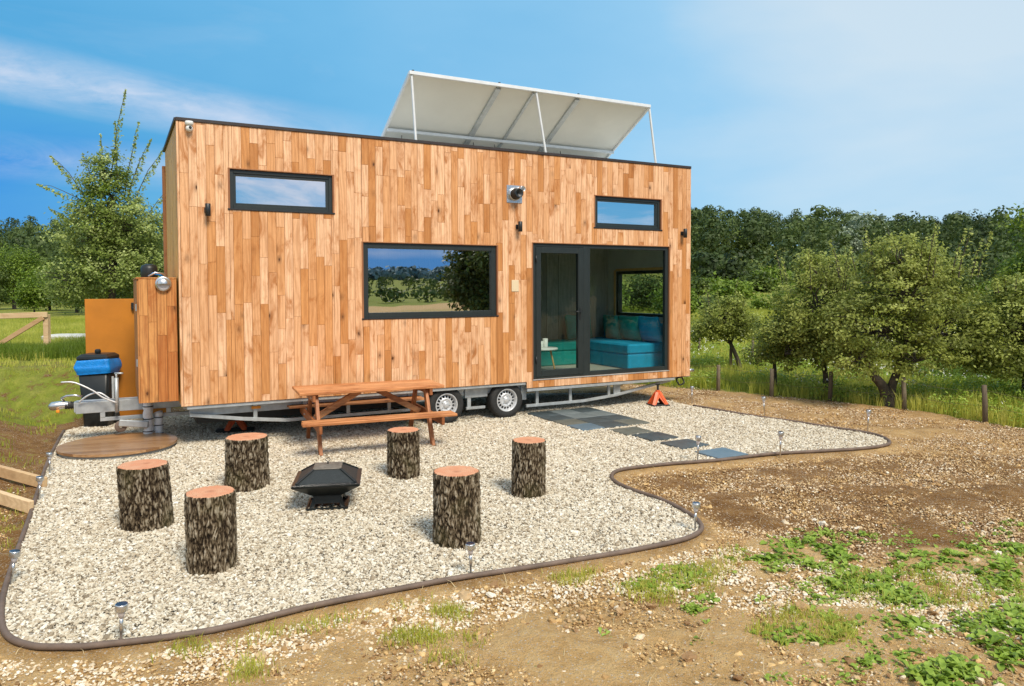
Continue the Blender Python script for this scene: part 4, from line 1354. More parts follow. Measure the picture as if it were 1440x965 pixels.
# ------------------------------------------------------------------ picnic table
_p = HW(2.21, -.655, .006)
pt = empty('picnic_table', _p, HY - .085, 'long brown timber picnic table with attached benches beside the house', 'picnic table')
mb = MB()
for k in range(5): mb.box(-.93, .93, -.37 + k * .148, -.37 + k * .148 + .142, .715, .752, .006, t=.13 * k + .05)
mb.build('table_top', M_['table'], pt)
for sy in (-1, 1):
    mb = MB(); y0 = .60
    for k in range(2):
        a_ = sy * (y0 + k * .135); mb.box(-.94 - .02 * k, .94, min(a_, a_ + sy * .128), max(a_, a_ + sy * .128), .415, .450, .006)
    mb.build('bench_seat', M_['table'], pt)
for sx in (-1, 1):
    X = sx * .71
    for sy in (-1, 1):
        mb = MB(); mb.beam((X, sy * .55, -.01), (X, sy * .22, .714), .042, .095, .004, up=(0, 1, 0)); mb.build('leg', M_['table_y'], pt)
    mb = MB(); mb.box(X + sx * .024, X + sx * .062, -.86, .86, .315, .413, .006); mb.build('seat_bearer', M_['table_y'], pt)
    mb = MB(); mb.box(X + sx * .024, X + sx * .062, -.36, .36, .625, .714, .006); mb.build('top_bearer', M_['table_y'], pt)
    mb = MB(); mb.beam((X - sx * .02, 0, .37), (sx * .12, 0, .69), .07, .075, .004); mb.build('brace', M_['table'], pt)

for sx in (-1, 1):
    for sy in (-1, 1):
        for (bx_, by2, bz_) in ((.71 * sx + sx * .062, sy * .40, .365), (.71 * sx + sx * .062, sy * .25, .67)):
            mb = MB(); mb.lathe([(0, .008), (.010, .008), (.012, 0)], 10, Matrix.Translation((bx_, by2, bz_)) @ Matrix.Rotation(R(90 * sx), 4, 'Y')); mb.build('bolt', M_['galv'], pt)

# ------------------------------------------------------------------ jack stands
for i, (px, py) in enumerate(((332, 607), (925, 571))):
    x, y = G(px, py)
    j = empty('jack_stand', (x, y, .004), HY * .6, ('orange jack stand on a black pad under the left part of the house', 'orange jack stand under the right corner of the house')[i], 'jack stand', 'orange jack stands')
    mb = MB(); mb.box(-.27 if i == 0 else -.16, .25 if i == 0 else .16, -.14, .14, 0, .03, .004); mb.build('rubber_pad', M_['rubber'], j)
    mb = MB()
    for sx in (-1, 1):
        for sy in (-1, 1):
            a0 = Vector((sx * .13, sy * .10, .03)); a1 = Vector((sx * .025, sy * .022, .24))
            mb.beam(a0, a1, .05, .012, .002, up=(sx * .3, sy, .2))
    for sy in (-1, 1):
        mb.add([(-.13, sy * .10, .03), (-.085, sy * .10, .03), (0, sy * .052, .15), (.085, sy * .10, .03), (.13, sy * .10, .03), (.028, sy * .024, .24), (-.028, sy * .024, .24)],
               [(0, 1, 2, 6), (2, 3, 4, 5), (2, 5, 6)], 0)
    for sx in (-1, 1):
        mb.add([(sx * .13, -.10, .03), (sx * .13, .10, .03), (sx * .028, .024, .24), (sx * .028, -.024, .24)], [(0, 1, 2, 3)], 0)
    mb.box(-.032, .032, -.03, .03, .235, .27, .004)
    mb.build('stand_frame', M_['orange'], j)
    mb = MB(); mb.box(-.014, .014, -.014, .014, .27, .36, .003); mb.box(-.035, .035, -.02, .02, .36, .385, .004); mb.build('ratchet_post', M_['orange'] if i == 0 else M_['black'], j)

# ------------------------------------------------------------------ slate paving
UX = Vector((cH, sH, 0)); UY = Vector((-sH, cH, 0))
cnt = 0
pgrp = 'slate tiles of the entrance mat'


def slab(s, off, w, d, mat, rz=0.0, name='slate_tile', th=.03, zt=.032):
    bm_ = MB(); n = 9
    ring = []
    for a_, b_ in (((-w / 2, -d / 2), (w / 2, -d / 2)), ((w / 2, -d / 2), (w / 2, d / 2)), ((w / 2, d / 2), (-w / 2, d / 2)), ((-w / 2, d / 2), (-w / 2, -d / 2))):
        for k in range(n):
            t = k / n; ring.append((a_[0] + (b_[0] - a_[0]) * t + random.uniform(-.004, .004), a_[1] + (b_[1] - a_[1]) * t + random.uniform(-.004, .004)))
    bm_.loft([[(a_, b_, -th) for a_, b_ in ring], [(a_, b_, -.004) for a_, b_ in ring], [(a_ * .985, b_ * .985, 0) for a_, b_ in ring]])
    o = bm_.build(name, mat); o.location = HW(s, off, zt); o.rotation_euler = (random.uniform(-.006, .006), random.uniform(-.006, .006), HY + rz)
    return o


mats_ = {0: 'slate', 1: 'slate2', 2: 'slate3', 3: 'slate4'}
mat_map = [[0, 0, 3, 2], [1, 1, 0, 0], [0, 1, 0, 3]]
colname = {0: 'near black', 1: 'pale grey', 2: 'blue grey', 3: 'olive grey'}
rown = ['against the house', 'second row from the house', 'third row from the house', 'in the outer row']
coln = ['column nearest the wheels', 'middle column', 'column nearest the right end']
for i in range(3):
    for j in range(4):
        c_ = mat_map[i][j]
        o = slab(5.27 + .405 * i, .0 - .405 * j, .396, .396, M_[mats_[c_]], 0)
        tag(o, '%s slate tile, %s, %s' % (colname[c_], coln[i], rown[j]), 'paving tile', pgrp)
step = [((868, 607), 3, 'stepping slab nearest the square of slate tiles'), ((910, 613), 0, 'second stepping slab from the house'), ((957, 627), 3, 'third stepping slab, second from the dark edging'), ((1012, 640), 2, 'blue grey stepping slab closest to the dark edging')]
for (px, py), c_, lb in [((888, 608.5), 3, step[0][2]), ((921, 616), 0, step[1][2]), ((963, 627), 0, step[2][2]), ((1014, 640), 2, step[3][2])]:
    x, y = G(px, py); s_ = (x - HX) * cH + (y - HYY) * sH; o_ = -(x - HX) * sH + (y - HYY) * cH
    o = slab(s_, o_, .46, .42, M_[mats_[c_]], random.uniform(-.05, .05), 'stepping_stone')
    tag(o, lb, 'stepping stone', 'slate stepping stones')

# ------------------------------------------------------------------ solar stake lights
lp = [((170, 908), 'garden stake light in front of the nearest left log, at the curved edging'), ((662, 812), 'garden stake light in front of the nearest right log'),
      ((977, 748), 'garden stake light at the outward bend of the edging on the right'), ((15, 825), 'garden stake light leaning at the far left edge of the picture'),
      ((70, 668), 'garden stake light by the left edging, nearest the round plank cover'), ((55, 706), 'garden stake light by the left edging, at the end of the timber steps'),
      ((981, 650), 'thin garden stake light beside the last stepping slab'), ((1097, 643), 'thin garden stake light midway along the right hand edging'),
      ((1075, 585), 'garden stake light on the far edge of the gravel, left of the edging tip'), ((1220, 607), 'garden stake light nearest the pointed right tip of the gravel'),
      ((973, 568), 'small garden stake light furthest away, near the right jack stand')]
lt = None
for i, ((px, py), lb) in enumerate(lp):
    x, y = G(px, py)
    if i == 0:
        lt = empty('garden_light', (x, y, 0), 0)
        mb = MB(); mb.lathe([(0, 0), (.006, 0), (.008, .02), (.008, .085), (.011, .086), (.011, .15), (.008, .152), (.008, .165), (0, .165)], 14); mb.build('stake', M_['steel'], lt)
        mb = MB(); mb.lathe([(0, .163), (.014, .165), (.024, .205), (.024, .215)], 18); mb.build('lamp_shade', M_['frost'], lt)
        mb = MB(); mb.lathe([(.024, .205), (.034, .206), (.035, .21), (.035, .242), (.033, .246), (.03, .246)], 24); mb.build('cap', M_['steel'], lt)
        mb = MB(); mb.lathe([(.031, .2465), (0, .248)], 24); mb.build('solar_cell', M_['reflector'], lt)
        o = lt
    else:
        o = lt.copy(); C.objects.link(o)
        for ch in lt.children:
            c_ = ch.copy(); C.objects.link(c_); c_.parent = o
    o.location = (x, y, max(0, tz(x, y)) - .0)
    o.rotation_euler = (random.uniform(-.05, .05), random.uniform(-.06, .06) - (.12 if i == 3 else 0), random.uniform(0, 6))
    o.scale = (1, 1, 1.0 if i < 6 else 1.25)
    tag(o, lb, 'garden light', 'solar stake lights round the gravel')

# ------------------------------------------------------------------ timber steps on the left bank
for i, (a_, b_) in enumerate((((-4.80, 7.56), (-5.75, 7.95)), ((-4.40, 6.72), (-5.4, 7.15)))):
    za, zb = tz(*a_), tz(*b_)
    mb = MB(); mb.beam((a_[0], a_[1], .05), (b_[0], b_[1], zb * .55 + .08), .05, .115, .005)
    o = mb.build('step_timber', M_['raw']); tag(o, ('pale step timber on the left bank, further from the camera', 'pale step timber on the left bank, nearer the camera')[i], 'timber', 'step timbers on the left bank')
# ------------------------------------------------------------------ fences
fz = .75
fl = empty('rail_fence', (-9.6, 15.3, tz(-9.6, 15.3)), 0, 'raw timber rail fence with a diagonal brace on the left meadow', 'fence')
zg = tz(-10.4, 16.4)
MB().box(-.05, .05, -.05, .05, -.1, .80, .005).build('post', M_['raw'], fl)
MB().box(-2.6, -2.5, -.05, .05, -.1, .80, .005).build('post', M_['raw'], fl)
MB().beam((-3.4, -.07, .70), (.06, -.07, .80), .04, .11, .005).build('rail', M_['raw'], fl)
MB().beam((-3.4, -.06, .04), (.06, -.06, .06), .04, .10, .005).build('rail', M_['raw'], fl)
MB().beam((-1.3, -.075, -.02), (-.02, -.075, .74), .035, .09, .005).build('brace', M_['raw'], fl)

wf = empty('wire_fence', (6.5, 12.3, 0), 0, 'low wire fence on weathered posts between the soil and the meadow', 'fence')
wf.location = (0, 0, 0)
fpst = [((1010, 549), .50), ((1085, 556), .50), ((1167, 563), .52), ((1272, 574), .52), ((1386, 593), .55)]
P3 = []
ext = [(-1.5, 18.4, .7), (.5, 17.7, .7), (2.4, 16.6, .7)]
for (px, py), h in fpst:
    x, y = G(px, py); P3.append((x, y, h))
P3 = ext + P3 + [(7.7, 9.2, .7), (8.6, 7.5, .7), (9.6, 5.8, .7)]
random.seed(5)
for x, y, h in P3:
    z0 = tz(x, y); lx, ly = random.uniform(-.03, .03), random.uniform(-.03, .03)
    mb = MB(); mb.tube([(x, y, z0 - .15), (x + lx * .5, y + ly * .5, z0 + h * .5), (x + lx, y + ly, z0 + h)], [.04, .038, .034], 10); mb.build('post', M_['post'], wf)
for hz in (.25, .47):
    pts = []
    for (x, y, h), (x2, y2, h2) in zip(P3[:-1], P3[1:]):
        for t in (0, .25, .5, .75):
            pts.append((x + (x2 - x) * t, y + (y2 - y) * t - .04, tz(x, y) * (1 - t) + tz(x2, y2) * t + hz - .05 * math.sin(PI * t)))
    mb = MB(); mb.tube(pts, .0022, 5); mb.build('wire', M_['post'], wf)
# far posts in the meadow
for i, (px, py, Y) in enumerate(((1028, 545, 17.5), (1058, 540, 19.5), (983, 520, 22), (1118, 535, 21.5), (1290, 540, 19))):
    x = (px - 720) / F * Y; z0 = tz(x, Y)
    mb = MB(); mb.tube([(x, Y, z0 - .1), (x + random.uniform(-.03, .03), Y, z0 + .75)], .035, 8)
    o = mb.build('meadow_stake', M_['post']); tag(o, 'thin weathered stake standing in the tall meadow grass', 'stake', 'stakes in the meadow')
random.seed(11)

for i, (px, py) in enumerate(((100, 468), (50, 486))):
    x, y = G(px, py, .9)
    mb = MB(); mb.loft([rrect(1.2 - .2 * i, .9, 0, .2), rrect(1.2 - .2 * i, .9, .10, .2), rrect(1.1 - .2 * i, .8, .13, .2)])
    o = mb.build('flat_stone', simple('limestone', (.6, .58, .52), .8, 0, .1, 4, .2)); o.location = (x, y, tz(x, y) - .02)
    tag(o, ('pale flat stone in the left meadow, further away', 'pale flat stone in the left meadow, beside the rail fence')[i], 'stone', 'pale flat stones')

# ------------------------------------------------------------------ vegetation
def leaf_quads(Cn, Nrm, L, Wd, rg, jitter=.9):
    """one rhombic, slightly folded leaf per centre"""
    n = len(Cn)
    nr = Nrm + rg.normal(0, jitter, (n, 3)); nr /= np.linalg.norm(nr, axis=1, keepdims=True) + 1e-9
    a = np.cross(nr, rg.normal(0, 1, (n, 3))); a /= np.linalg.norm(a, axis=1, keepdims=True) + 1e-9
    b = np.cross(nr, a)
    L = (np.ones(n) * L) * rg.uniform(.65, 1.3, n); Wd = (np.ones(n) * Wd) * rg.uniform(.7, 1.25, n)
    V = np.stack([Cn - a * L[:, None] / 2, Cn + b * Wd[:, None] / 2 + nr * L[:, None] * .08, Cn + a * L[:, None] / 2, Cn - b * Wd[:, None] / 2 + nr * L[:, None] * .08], 1)
    return V.reshape(-1, 3), np.arange(4 * n).reshape(n, 4)


def crown(lobes, nclump, per, spread, leafL, leafW, rg, shoots=()):
    w = np.array([l[3] * l[4] * l[5] for l in lobes]) ** .75; w /= w.sum()
    pick = rg.choice(len(lobes), nclump, p=w)
    lb = np.array(lobes)[pick]
    d = rg.normal(0, 1, (nclump, 3)); d /= np.linalg.norm(d, axis=1, keepdims=True)
    rad = rg.uniform(.40, 1.0, nclump) ** .55 * rg.uniform(.85, 1.18, nclump)
    cc = lb[:, :3] + d * lb[:, 3:6] * rad[:, None]
    szz = rg.uniform(.55, 1.35, nclump)
    cnt = np.maximum(4, (per * szz ** 2 * rg.uniform(.6, 1.3, nclump)).astype(int))
    own = np.repeat(np.arange(nclump), cnt)
    q = rg.normal(0, 1, (len(own), 3)) * spread * szz[own][:, None] * np.array([1, 1, .62])
    P = cc[own] + q
    nrm = d[own] * .6 + np.array([0, 0, .8])
    tn = np.clip(rg.normal(.45, .22, nclump), 0, 1)[own] + rg.normal(0, .12, len(own))
    Ps = [P]; Ns = [nrm]; Ts = [tn]
    for (p0, p1, k) in shoots:
        t = rg.random(k); p0 = np.array(p0); p1 = np.array(p1)
        c = p0 + (p1 - p0) * t[:, None] + rg.normal(0, .035 + spread * .18, (k, 3)) * (1.15 - t[:, None])
        Ps.append(c); Ns.append(np.tile([0, 0, .6], (k, 1))); Ts.append(rg.normal(.72, .15, k))
    P = np.concatenate(Ps); N_ = np.concatenate(Ns); T = np.clip(np.concatenate(Ts), 0, 1)
    V, Fc = leaf_quads(P, N_, leafL, leafW, rg, .6)
    return V, Fc, T, cc, pick


def bent(a, b, n=5, w=.08, rr=random):
    a = Vector(a); b = Vector(b); L = (b - a).length; out = []
    for i in range(n + 1):
        t = i / n; j = Vector((rr.uniform(-1, 1), rr.uniform(-1, 1), rr.uniform(-.6, .6))) * w * L * math.sin(PI * t)
        out.append(a.lerp(b, t) + j + Vector((0, 0, .10 * L * math.sin(PI * t))))
    return out


LEAF = {
    'apple': leafmat('apple_leaf', (.07, .095, .012), (.22, .265, .034), (.55, .60, .17), .40),
    'apple2': leafmat('bright_leaf', (.09, .16, .010), (.18, .27, .02), (.32, .40, .06)),
    'blossom': leafmat('spring_leaf', (.075, .13, .010), (.20, .28, .025), (.58, .64, .26), vscale=.4),
    'forest': leafmat('forest_leaf', (.010, .024, .005), (.038, .070, .012), (.14, .19, .05), .2, .6, .03),
    'hazyridge': leafmat('hazy_ridge_leaf', (.11, .18, .20), (.14, .22, .24), (.18, .27, .29), .2, .7, .03),  # distance haze painted into the pale blue leaf colours
    'shrub': leafmat('shrub_leaf', (.075, .125, .008), (.14, .22, .016), (.24, .33, .04), .3),
    'darkshrub': leafmat('dark_shrub_leaf', (.026, .048, .007), (.06, .095, .014), (.14, .19, .03), .25),
    'silver': leafmat('silver_leaf', (.14, .19, .11), (.26, .32, .20), (.44, .50, .36), .25),
    'grass': leafmat('meadow_grass', (.22, .27, .02), (.42, .46, .045), (.66, .62, .15), .45, .6, .25),
    'weed': leafmat('weed_leaf', (.09, .17, .012), (.21, .33, .025), (.42, .54, .10), .3, .42, 2.0),
}
M_['barkt'] = simple('tree_bark', (.075, .06, .045), .9, 0, .4, 14, .6, bdist=.02)
M_['barkp'] = simple('pale_tree_bark', (.40, .38, .32), .9, 0, .3, 3, .3)


def tree(name, label, cat, x, y, lobes, stems, nclump, per, spread, leafL, leafW, mat, seed, group=None, shoots=(), trunkmat='barkt', twigs=90, limb=.028):
    """lobes and stems in metres from the trunk's foot"""
    rg = np.random.default_rng(seed); rr = random.Random(seed)
    o = empty(name, (x, y, tz(x, y)), 0, label, cat, group)
    V, Fc, T, cc, pick = crown(lobes, nclump, per, spread, leafL, leafW, rg, shoots)
    link('crown', fastmesh('crown', V, Fc, T), LEAF[mat], o)
    mb = MB()
    tops = []
    for st in stems:
        pts = [Vector(p[:3]) for p in st]; rad = [p[3] for p in st]
        mb.tube(catmull(pts, 4), list(np.interp(np.linspace(0, 1, 4 * (len(pts) - 1) + 1), np.linspace(0, 1, len(rad)), rad)), 10)
        tops.append((pts[-1], rad[-1]))
    for l in lobes:
        c = Vector(l[:3]); tp = min(tops, key=lambda t: (t[0] - c).length)
        mb.tube(bent(tp[0] - Vector((0, 0, .05)), c + Vector((0, 0, -l[5] * .2)), 6, .08, rr), list(np.linspace(min(tp[1] * .8, limb * 1.8), limb * .5, 7)), 7)
    k = min(twigs, len(cc))
    for i in rg.choice(len(cc), k, replace=False):
        c = Vector(lobes[pick[i]][:3]) + Vector((0, 0, -lobes[pick[i]][5] * .2))
        mb.tube(bent(c, Vector(cc[i]), 4, .1, rr), list(np.linspace(limb * .45, limb * .12, 5)), 5, False)
    for (p0, p1, kk) in shoots:
        mb.tube(bent(p0, p1, 4, .02, rr), list(np.linspace(limb * .4, limb * .1, 5)), 5, False)
    mb.build('trunk', M_[trunkmat], o)
    return o


def sh(n, c, r, z0, z1, seed, k=60, out=.25):
    rr = random.Random(seed); o = []
    for _ in range(n):
        a_ = rr.uniform(0, 2 * PI); q = rr.uniform(.1, 1) * r
        p0 = (c[0] + q * math.cos(a_), c[1] + q * math.sin(a_), z0)
        h = rr.uniform(.4, 1) * (z1 - z0)
        o.append((p0, (p0[0] + out * h * math.cos(a_), p0[1] + out * h * math.sin(a_), z0 + h), int(k * rr.uniform(.6, 1.2))))
    return o


og = 'orchard trees beyond the wire fence'
# C: big apple tree with a forked trunk
tree('apple_tree', 'largest spreading apple tree with a dark forked trunk behind the fence', 'tree', 6.45, 12.75,
     [(.35, 0, 1.95, .95, .9, .62), (-.15, .1, 1.35, .95, .9, .55), (.95, .1, 1.35, .75, .8, .55), (.1, -.15, 2.52, .6, .6, .40), (.75, .1, 2.3, .45, .5, .35), (1.35, 0, .95, .5, .6, .40), (-.55, -.1, .85, .5, .6, .33), (.35, -.3, .85, .7, .5, .28)],
     [[(0, 0, -.1, .10), (-.03, 0, .28, .085), (-.22, .02, .55, .07), (-.35, .05, .95, .05)], [(.06, 0, -.1, .09), (.09, 0, .3, .075), (.22, .02, .65, .06), (.35, 0, 1.1, .045)]],
     640, 50, .078, .062, .036, 'apple', 21, og, sh(30, (.3, 0), 1.1, 2.2, 3.08, 4, 60), twigs=160, limb=.03)
tree('apple_tree', 'dense round apple tree to the left of the forked one behind the fence', 'tree', 5.95, 14.1,
     [(-.15, 0, 1.75, .85, .8, .7), (-.45, .1, 1.2, .7, .7, .55), (.3, .1, 1.3, .7, .7, .6), (-.1, 0, 2.35, .55, .5, .35), (-.75, 0, .85, .45, .5, .35), (.15, -.2, .8, .6, .5, .3)],
     [[(0, 0, -.1, .06), (.03, 0, .3, .05), (-.05, 0, .8, .04)]], 500, 50, .078, .062, .036, 'apple', 22, og, sh(20, (-.1, 0), .8, 2.0, 2.85, 6, 55), twigs=110)
tree('apple_tree', 'small low apple tree with a thin crooked trunk beside the second fence post', 'tree', 5.20, 14.7,
     [(.0, 0, .95, .42, .4, .30), (-.25, 0, .75, .3, .3, .22), (.3, 0, .85, .35, .3, .22)], [[(0, 0, -.1, .05), (.02, 0, .3, .04), (.0, 0, .7, .03)]], 170, 30, .08, .055, .032, 'apple', 23, og, twigs=40)
tree('apple_tree', 'small round apple tree with a leaning trunk, nearest the house corner', 'tree', 5.30, 17.4,
     [(-.35, 0, 1.25, .55, .55, .42), (.15, 0, 1.05, .45, .45, .32), (-.75, 0, 1.0, .4, .4, .3), (-.2, 0, 1.55, .35, .35, .25)],
     [[(.1, 0, -.1, .06), (.0, 0, .3, .05), (-.2, 0, .75, .04)]], 300, 38, .08, .065, .038, 'apple', 24, og, sh(12, (-.3, 0), .6, 1.3, 2.2, 8, 40), twigs=70)
tree('apple_tree', 'apple tree cut off by the right edge of the picture, drooping behind the last post', 'tree', 8.75, 12.6,
     [(-.2, 0, 1.3, .9, .8, .65), (-.65, .1, 1.0, .6, .6, .45), (.5, 0, 1.3, .8, .8, .7), (-.1, -.1, .75, .8, .6, .35), (0, 0, 1.9, .6, .6, .35)],
     [[(0, 0, -.1, .09), (.03, 0, .5, .08), (-.05, 0, 1.0, .05)]], 540, 50, .078, .062, .036, 'apple', 25, og, sh(6, (-.3, 0), .5, 1.9, 2.3, 9, 40), twigs=110)
tree('leafy_tree', 'bright green leafy tree rising at the upper right edge of the picture', 'tree', 10.6, 14.2,
     [(0, 0, 2.5, .9, .9, .7), (-.5, 0, 3.2, .5, .5, .4), (-.55, 0, 2.1, .5, .6, .5), (.5, 0, 3.4, .8, .8, .6), (.3, 0, 1.6, .8, .8, .6)],
     [[(0, 0, -.1, .11), (.05, 0, 1, .09), (0, 0, 1.8, .06)]], 520, 38, .10, .085, .05, 'apple2', 26, None, sh(8, (-.4, 0), .5, 3.2, 3.9, 10, 40), twigs=90)
# left tree, tall with upright shoots
tx, ty = -8.75, 16.2
shoots = [((.0, 0, 3.4), (.42, 0, 5.55), 260), ((-.1, 0, 3.3), (-.15, 0, 4.6), 130), ((-.5, 0, 3.2), (-1.25, 0, 4.15), 200), ((-.4, 0, 3.0), (-1.6, .1, 3.55), 170), ((.4, 0, 3.2), (.95, 0, 4.5), 190),
          ((.5, 0, 3.0), (1.25, 0, 4.35), 200), ((.7, 0, 2.6), (1.4, 0, 3.5), 160), ((.2, 0, 3.4), (.12, .1, 4.9), 170), ((-.3, 0, 3.3), (-.55, 0, 4.2), 120), ((.3, .1, 3.3), (.65, .1, 4.9), 160), ((-.7, 0, 2.6), (-1.3, 0, 3.0), 120)]
tree('fruit_tree', 'tall fruit tree with upright pale flowering shoots left of the house', 'tree', tx, ty,
     [(0, 0, 3.0, .75, .7, .75), (-.35, 0, 2.5, .8, .8, .65), (.5, 0, 2.6, .7, .7, .65), (-.1, 0, 3.7, .5, .5, .5), (.1, 0, 1.7, 1.0, .9, .7), (-.8, 0, 1.5, .7, .7, .6), (.9, 0, 1.6, .6, .7, .7)],
     [[(0, 0, -.1, .10), (.0, 0, .8, .085), (.05, 0, 1.8, .07), (.08, 0, 3.2, .04)]], 880, 42, .085, .066, .040, 'blossom', 31, None, shoots, twigs=170, limb=.03)
# big tree behind the camera (seen mirrored in the glass)
tree('walnut_tree', 'big dark tree mirrored in the house glazing, standing right of the camera', 'tree', 11.6, 3.6,
     [(0, 0, 3.0, 2.0, 1.9, 1.3), (.6, 1.0, 2.6, 1.6, 1.4, 1.1), (-.5, -.9, 2.3, 1.1, .9, .9), (.3, .3, 3.9, 1.4, 1.3, .7), (1.2, .4, 1.9, 1.3, 1.3, .8), (-.9, -.3, 1.7, .9, .8, .6)],
     [[(0, 0, -.2, .26), (.1, 0, 1.2, .2), (-.1, .1, 2.6, .15)]], 1300, 34, .20, .16, .095, 'darkshrub', 41, None, twigs=150, limb=.07)


tree('walnut_tree', 'tall spreading tree mirrored along the top of the entrance glass, outside the picture at right', 'tree', 16.6, 4.6,
     [(0, 0, 3.2, 2.4, 2.6, .6), (-1.4, 1.8, 3.1, 1.7, 1.7, .55), (.6, 2.6, 3.2, 1.9, 1.9, .6), (-.8, -1.6, 3.1, 1.6, 1.6, .55), (.3, .4, 3.5, 1.8, 1.8, .5)],
     [[(0, 0, -.2, .24), (.1, 0, 1.3, .2), (-.1, .1, 2.7, .15)]], 1000, 26, .20, .15, .09, 'darkshrub', 42, None, twigs=120, limb=.07)


# --- left shrubs and hedges
def bush(px, ytop, Y, wpx, mat, label, seed, n=220, leaf=.12, group='bushes beyond the left meadow', per=34, low=.0, name='bush', depth=None):
    x = (px - 720) / F * Y; hor = 404.6 - .0034 * (px - 720)
    ztop = CH + (hor - ytop) / F * Y; z0 = tz(x, Y); h = ztop - z0; w = wpx / F * Y / 2
    rr = random.Random(seed)
    lobes = [(0, 0, h * .55, w * .75, w * .75, h * .40)]
    for k in range(6):
        a_ = rr.uniform(0, 2 * PI); lobes.append((w * .5 * math.cos(a_), w * .4 * math.sin(a_), h * rr.uniform(.28, .72), w * rr.uniform(.35, .55), w * .5, h * rr.uniform(.18, .28)))
    return tree(name, label, 'bush' if name == 'bush' else 'tree', x, Y, lobes, [[(0, 0, -.3, .03 * h), (0, 0, h * .3, .022 * h)]], n, per, leaf * 1.6, leaf, leaf * .6, mat, seed, group, twigs=12, limb=.012 * h)


bush(20, 338, 48, 90, 'shrub', 'bright green bush at the left edge behind the rail fence', 51, 380, .13)
bush(70, 372, 44, 80, 'shrub', 'bright green bush below the dark trees, right of the fence post', 52, 240, .15)
bush(108, 352, 40, 60, 'darkshrub', 'dark bush touching the left side of the plywood screen', 53, 220, .14)
bush(-25, 370, 46, 70, 'darkshrub', 'dark bush partly cut off by the left edge of the picture', 54, 160, .16)
bush(48, 395, 38, 46, 'shrub', 'low bright bush in front of the others on the left meadow', 55, 140, .12)
bush(190, 305, 34, 100, 'darkshrub', 'tall dark bush behind the clad store box', 56, 380, .14)
bush(125, 330, 36, 90, 'darkshrub', 'tall dark bush behind the upright fruit tree', 57, 320, .14)
bush(250, 330, 36, 80, 'darkshrub', 'dark bush mostly hidden by the left end of the house', 58, 160, .14)
# --- right hand middle distance bushes on the green slope
rb = [(985, 420, 40, 60, 'darkshrub'), (1062, 392, 62, 34, 'darkshrub'), (1085, 380, 72, 40, 'shrub'), (1012, 372, 95, 40, 'darkshrub'), (1050, 368, 98, 46, 'darkshrub'), (1120, 400, 60, 46, 'shrub'),
      (1000, 402, 66, 30, 'shrub'), (1395, 400, 34, 60, 'shrub'), (1440, 380, 30, 80, 'shrub'), (1240, 395, 60, 70, 'darkshrub'), (1340, 395, 62, 60, 'darkshrub')]
rb += [(1030, 405, 52, 26, 'shrub'), (1100, 415, 47, 30, 'apple2'), (978, 398, 58, 24, 'darkshrub'), (1074, 424, 40, 22, 'shrub'), (1128, 386, 76, 40, 'apple2')]
rb += [(846, 392, 36, 60, 'shrub'), (905, 384, 38, 70, 'darkshrub'), (950, 396, 34, 50, 'shrub')]
rl = ['bush just right of the house corner behind the small apple tree', 'dark round bush on the bright green slope', 'light bush on the green slope below the wood', 'dark bush below the pale trunked trees',
      'wide dark bush at the foot of the wood', 'light bush left of the dense apple tree', 'small light bush on the green slope near the house', 'light bush between the apple trees at right', 'light bush behind the apple tree at the right edge',
      'dark bush behind the forked apple tree', 'dark bush behind the gap at the right', 'small bush in the middle of the green slope', 'bright bush between the two left apple trees', 'small dark bush touching the house corner on the slope', 'low bush just above the small low apple tree', 'bright bush high on the slope above the dense apple tree', 'light bush seen through the left side of the end window', 'dark bush seen through the middle of the end window', 'light bush seen through the right side of the end window']
for i, (px, yt, Y, w, m) in enumerate(rb):
    bush(px, yt, Y, w, m, rl[i], 70 + i, 130, .16 if Y < 50 else .3, 'bushes on the right slope', 28)


# --- the wood: one far mass
def wood_mass(name, pts, mat, seed, label, q=560, leaf=.62):
    rg = np.random.default_rng(seed); VV = []; TT = []
    for (x, y, h, w, tn) in pts:
        z0 = tz(x, y)
        nl = 9
        a_ = rg.uniform(0, 2 * PI, nl); rr_ = np.sqrt(rg.random(nl)) * .62 * w; zz = rg.uniform(.16, .84, nl) * h
        rr_ *= np.where(zz > .7 * h, .6, 1)
        lc = np.stack([x + rr_ * np.cos(a_), y + rr_ * np.sin(a_), z0 + zz], 1); lr = rg.uniform(.3, .5, nl) * w
        lc = np.vstack([lc, [x, y, z0 + h * .80]]); lr = np.append(lr, w * .45)
        pk = rg.integers(0, nl + 1, q); d = rg.normal(0, 1, (q, 3)); d[:, 2] += .25; d /= np.linalg.norm(d, axis=1, keepdims=True)
        P = lc[pk] + d * lr[pk][:, None] * rg.uniform(.9, 1.06, q)[:, None] * np.array([1, 1, .85])
        V, _ = leaf_quads(P, d * 1.6, leaf, leaf * .75, rg, .30)
        VV.append(V); TT.append(np.clip(tn + rg.normal(0, .10, q), 0, 1))
    V = np.concatenate(VV); T = np.concatenate(TT)
    o = link(name, fastmesh(name, V, np.arange(len(V)).reshape(-1, 4), T), mat)
    tag(o, label, kind='stuff'); return o


